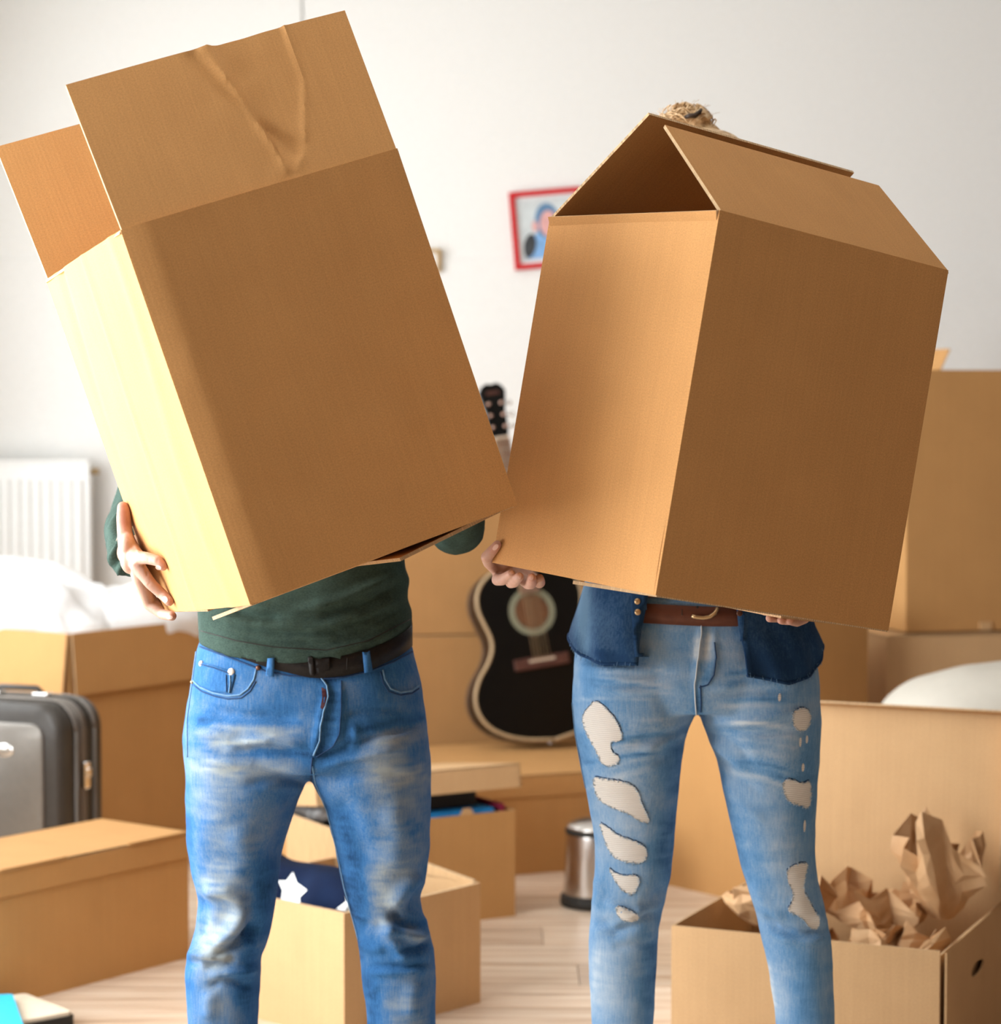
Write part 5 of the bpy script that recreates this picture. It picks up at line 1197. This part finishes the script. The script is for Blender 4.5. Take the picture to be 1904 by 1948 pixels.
# open denim shirt: a shell round the back and both sides, hanging over the jeans
rows = []; nphi = 120; Yc = YW+.012
def hemy(ph):
    return float(np.interp(ph, [0, 25, 45, 65, 80, 92, 130, 180, 230, 268, 280, 300, 322, 344, 360], [1247, 1247, 1250, 1238, 1221, 1208, 1235, 1255, 1240, 1222, 1235, 1270, 1284, 1267, 1267]))
vals = [0, .04, .1, .18, .28, .38, .48, .6, .75, .9, 1.0]
uppers = [1060, 1000, 940, 880, 820, 760, 700, 650, 610, 580, 560]
shl = [(1260,1085),(1215,1086),(1190,1092),(1160,1101),(1120,1111),(1090,1118),(1000,1140),(900,1130),(800,1115),(700,1110),(620,1120),(580,1160),(560,1230)]; shr = [(1285,1562),(1222,1559),(1190,1545),(1120,1530),(1000,1508),(900,1518),(800,1532),(700,1540),(620,1530),(580,1490),(560,1420)]
rowdef = [('h', v_) for v_ in vals] + [('u', y) for y in uppers]
for kind, val in rowdef:
    row = []
    for i in range(nphi+1):
        u = i/nphi
        if kind == 'h': a0, a1 = 25-3*val, 344+2*val
        else: cl_ = np.interp(val, [1000, 1060], [0, 1]); a0, a1 = 21*cl_, 346 + 14*(1-cl_)
        ph = a0 + (a1-a0)*u; y = hemy(ph)*(1-val) + 1090*val if kind == 'h' else val
        xl, xr = yz(shl, y), yz(shr, y); cx_ = (xl+xr)/2; hw = (xr-xl)/2*SW_; c = P(cx_, y, YW)
        ra = math.radians(ph); flare = .010*(1-val) if kind == 'h' else 0
        dep = np.interp(y, [560, 650, 900, 1100, 1180, 1260], [.055, .105, .115, .118, .124, .142]); lean = .09*max(0, (1080-y)/500)
        wob = (.009 if kind == 'h' else 0)*(1-val) + (.006*math.sin(ph*.16+1.1) + .004*math.sin(ph*.31+y*.03))*(1-val if kind == 'h' else .3)
        s_, c_ = math.sin(ra), math.cos(ra); e_ = 2/2.4
        row.append((c.x - (hw+wob*.35)*math.copysign(abs(s_)**e_, s_), Yc + lean - (dep+flare*.6+wob)*math.copysign(abs(c_)**e_, c_), c.z))
    rows.append(row)
V, F = loft(rows, False, False)
V = np.array(V)
pxs = proj(V); sfade = np.clip(.40 + .5*np.exp(-((pxs[:, 0]-1112)/14)**2)*(V[:, 1] < Yc) + strokes(pxs, np.ones(len(V), bool), [(e3([(160,560),(320,600),(480,610)]), 5, -.2), (e3([(180,200),(140,420)]), 12, .2), (e3([(300,300),(330,500)]), 20, .12), (e3([(1260,620),(1400,680)]), 20, -.1)], False), 0, 1)
SHo = obj('shirt', V, F, M_denim_s, wom, True, attrs={'fade_shade': sfade}); sd = SHo.modifiers.new('t', 'SOLIDIFY'); sd.thickness = .0022; sd.offset = 0
bs = bvh_of(V, F)
hemp = [Vector(rows[0][i]) for i in range(nphi+1)]; Vt, Ft = tube(hemp, .0030, 8); obj('hem', Vt, Ft, M_denim_s, SHo, True, attrs={'fade_shade': np.full(len(Vt), .28)})
mb = MB(); rn = random.Random(9)
for i in range(0, nphi, 1):
    p = hemp[i]
    for j in range(2):
        q = p + (hemp[i+1]-p)*rn.random() + Vector((0, -.003, rn.uniform(-.004, .006))); Vt, Ft = tube([q, q + Vector((rn.uniform(-.002, .002), -.0006, -rn.uniform(.004, .008)))], .0005, 3); mb.add(Vt, Ft)
fo = mb.build('frayed_threads', M_threadl, SHo, True); fo['kind'] = 'stuff'
for pl in ([(500,150),(598,170),(600,430),(615,600),(520,600),(505,430),(495,250)], [(1175,240),(1252,255),(1245,420),(1220,640),(1215,695),(1132,660),(1150,480),(1165,340)]):
    patch('button_placket', bs, e3(pl), M_denim_s, SHo, .0034, .0022, 9, fade_shade=.33)
for pl, mt in (([(499,170),(503,430),(514,598)], M_threadl), ([(592,190),(596,430),(608,596)], M_threadl), ([(1170,290),(1152,480),(1138,655)], M_threadl), ([(1248,300),(1240,440),(1215,690)], M_threadd)): line('placket_stitch', bs, e3(pl), .0008, mt, SHo, .0042)
for x, y, mt in ((540, 228, M_brass), (540, 300, M_brass), (1208, 388, M_cop), (1218, 306, M_cop)):
    q = e3([(x, y)])[0]; p, n_ = hit(bs, *q)
    if p is not None:
        if n_.y > 0: n_ = -n_
        xx, yy = frame(n_); Vt, Ft = sphere(p + n_*.0055, (.0052, .0052, .0022), 16, 8, Matrix((xx, yy, n_)).transposed()); obj('button', Vt, Ft, mt, SHo, True)
# arms, hands, head
shR = P(1150, 640, 4.0); elR = P(1085, 985, 4.02); wrR = P(972, 1068, 3.72)
shL = P(1500, 640, 4.0); elL = P(1600, 1010, 4.0); wrL = P(1520, 1130, 3.74)
for sa, ea, wa in ((shR, elR, wrR), (shL, elL, wrL)):
    sv, sf = remesh(chain([sa, (sa+ea)/2, ea, (ea+wa)/2, ea*.15+wa*.85], [.060, .050, .043, .038, .034]), .006, 3)
    obj('sleeve', sv, sf, M_denim_s, SHo, True, attrs={'fade_shade': np.full(len(sv), .4)})
dnW = -MWo.to_3x3().col[2]; botp = MWo.translation.copy()
und = lambda x, y, d: P(x, y, d)
kn = [P(950, 1090, 3.70), P(968, 1096, 3.695), P(992, 1100, 3.69), P(1012, 1100, 3.685)]
fi = [[P(946, 1103, 3.655), P(955, 1103, 3.605), P(972, 1092, 3.572)], [P(972, 1108, 3.645), P(978, 1107, 3.590), P(988, 1097, 3.560)], [P(1004, 1110, 3.64), P(1010, 1110, 3.585), P(1011.5, 1099, 3.556)], [P(1026, 1108, 3.66), P(1026, 1106, 3.62), P(1026, 1100, 3.59)]]
offw = lambda x, y, o_: on_plane(x, y, wLp, wLn, o_)
thb = [wrR, P(946, 1084, 3.68), P(930, 1070, 3.64), offw(926, 1060, .009), offw(938, 1046, .0075), offw(946, 1036, .0065)]
def hand2(wrist, wr, kn_, fi_, th_, tk):
    p = []
    for a, f in zip(kn_, fi_):
        p += chain([wrist, (Vector(wrist)+Vector(a))/2, a], [wr*.7, tk*1.1, tk]); p += chain([a] + f, [tk, tk*.98, tk*.95, tk*.74])
    for a, b in zip(kn_, kn_[1:]): p += chain([a, b], [tk*.9, tk*.9])
    return p + chain(th_, [wr*.6, tk*1.1, tk*1.0, tk*.98, tk*.86, tk*.70])
HVr, HFr = remesh(hand2(wrR, .023, kn, fi, thb, .0094) + chain([(elR+wrR)/2, wrR], [.028, .022]), .0016, 2)
pxh = proj(HVr); blr = np.clip(strokes(pxh, np.ones(len(HVr), bool), [([(936,1048),(948,1036)], 8, .45), ([(1011,1104)], 9, .5), ([(985,1100)], 6, .3), ([(1012,1100),(1011,1108)], 8, .4)], False), 0, .8)
kn2 = [P(1540, 1146, 3.70), P(1520, 1146, 3.70), P(1500, 1144, 3.71), P(1482, 1142, 3.72)]
fi2 = [[P(1530, 1176, 3.66), P(1516, 1182, 3.61), P(1502, 1181, 3.575)], [P(1510, 1172, 3.66), P(1498, 1179, 3.61), P(1486, 1180, 3.575)], [P(1490, 1168, 3.665), P(1478, 1174, 3.615), P(1464, 1176, 3.58)], [P(1474, 1158, 3.67), P(1464, 1162, 3.63), P(1454, 1163, 3.60)]]
HVl, HFl = remesh(hand2(wrL, .023, kn2, fi2, [wrL, P(1560, 1140, 3.72), P(1575, 1130, 3.70), P(1580, 1115, 3.69), P(1578, 1100, 3.69), P(1575, 1090, 3.69)], .0090) + chain([(elL+wrL)/2, wrL], [.028, .022]), .002, 2)
hcW = P(1345, 392, 4.01)
tr_ = []
for y in [1330, 1250, 1150, 1050, 950, 850, 750, 660, 610]:
    xl, xr = yz([(1330,1112)]+[(a, b+(26 if a > 1100 else 14)) for a, b in shl], y), yz([(1330,1540)]+[(a, b-(26 if a > 1100 else 14)) for a, b in shr], y); c = P((xl+xr)/2, y, Yc); lean = .09*max(0, (1080-y)/500)
    tr_.append(ring((c.x, c.y+lean, c.z), (xr-xl)/2*SW_*.94, np.interp(y, [610, 680, 760], [.045, .066, .085]), 32, 2.2))
lgL, ftL = leg_chain(LO, LI, YW, [1430, 1560, 1720, 1900, 2225], None); lgR, ftR = leg_chain(RO, RI, YW, [1430, 1560, 1720, 1900, 2225], None)
neck = chain([P(1330, 600, 4.02), Vector((hcW.x, hcW.y+.012, hcW.z-.06))], [.052, .048])
BV, BF = body([loft(tr_)], head_parts(hcW, .95, True) + neck, chain([shR, elR, (elR+wrR)/2], [.045, .034, .028]) + chain([shL, elL, (elL+wrL)/2], [.045, .034, .028]), lgL + lgR)
n1, n2 = len(BV), len(HVr)
AV = np.concatenate([BV, HVr, HVl]); AF = np.concatenate([BF, HFr+n1, HFl+n1+n2])
BDw = obj('body', AV, AF, M_skin_w, wom, True, attrs={'blush': np.r_[np.zeros(n1), blr, np.full(len(HVl), .25)]})
bhw = bvh_of(HVr, HFr)
for cx_, cy_, rx, ry, ro in ((942.5, 1041, 4.0, 7.0, .75), (974, 1089, 6.0, 3.6, -.5), (988.5, 1096, 3.4, 5.4, .1), (1011, 1098, 3.8, 5.6, .05)): patch('fingernail', bhw, ellpoly(cx_, cy_, rx, ry, ro), M_nail, BDw, .0005, 0, 3)
eyes(hcW, .95, BDw)
# hair drawn up into a knot
hv = remesh([sphere(hcW + Vector((0, .018, .055)), (.083, .096, .078), 28, 18), sphere(hcW + Vector((0, .05, .005)), (.077, .068, .075), 24, 16)], .005, 2)
hr = obj('hair', hv[0] + .002*nz(hv[0], (90, 30, 90), 2)[:, None]*normals(*hv), hv[1], M_hair_b, wom, True)
kc = P(1310, 224, 4.04); rn = random.Random(12)
kv = remesh([sphere(kc + Vector((.012, 0, -.002)), (.027, .030, .022), 20, 14), sphere(kc + Vector((-.022, 0, -.010)), (.026, .024, .018), 20, 14), sphere(kc + Vector((.01, .01, -.03)), (.05, .045, .025), 20, 14)], .004, 2)
obj('hair_knot', kv[0] + .003*nz(kv[0], (70, 70, 120), 5)[:, None]*normals(*kv), kv[1], M_hair_b, hr, True)
mb = MB()
for i in range(170):
    a = rn.uniform(0, 2*PI); b = rn.uniform(-.3, 1.2); r_ = rn.uniform(.026, .036); sx = rn.uniform(1.0, 1.45)
    pts = []; a1 = a + rn.uniform(.7, 1.9)*rn.choice((-1, 1))
    for j in range(7):
        t_ = j/6; aa = a + (a1-a)*t_; bb_ = b + rn.uniform(-.05, .05) + .5*math.sin(PI*t_); rr = r_*(1+.12*math.sin(PI*t_))
        pts.append(kc + Vector((-.006 + rr*sx*math.cos(aa)*math.cos(bb_), rr*math.sin(aa)*math.cos(bb_), -.012 + rr*.95*math.sin(bb_))))
    Vt, Ft = tube(pts, [.0004, .0011, .0013, .0013, .0013, .001, .0003], 4); mb.add(Vt, Ft)
st_ = mb.build('hair_strands', M_hair_b, hr, True); st_['kind'] = 'stuff'
mb = MB()
for i in range(26):
    a = rn.uniform(.2, PI-.2); q0 = kc + Vector((-.006+.034*math.cos(a)*1.25, rn.uniform(-.02, .02), -.010+.026*math.sin(a))); d_ = Vector((math.cos(a)+rn.uniform(-.4, .4), rn.uniform(-.3, .3), math.sin(a)+rn.uniform(-.3, .3)))
    Vt, Ft = tube([q0, q0 + d_*.010, q0 + d_*.016 + Vector((rn.uniform(-.006, .006), 0, -.002))], .0003, 3); mb.add(Vt, Ft)
st_ = mb.build('loose_hairs', M_hair_b, hr, True); st_['kind'] = 'stuff'
tie = [P(1303, 223, 4.005), P(1312, 220, 4.0), P(1322, 220, 4.0), P(1330, 214, 4.003), P(1334, 208, 4.008)]
Vt, Ft = tube(tie, [.003, .0042, .0045, .004, .0025], 8); obj('hair_tie', Vt, Ft, M_hair_d, hr, True)
shoe(wom, ftL, M_sole); shoe(wom, ftR, M_sole)
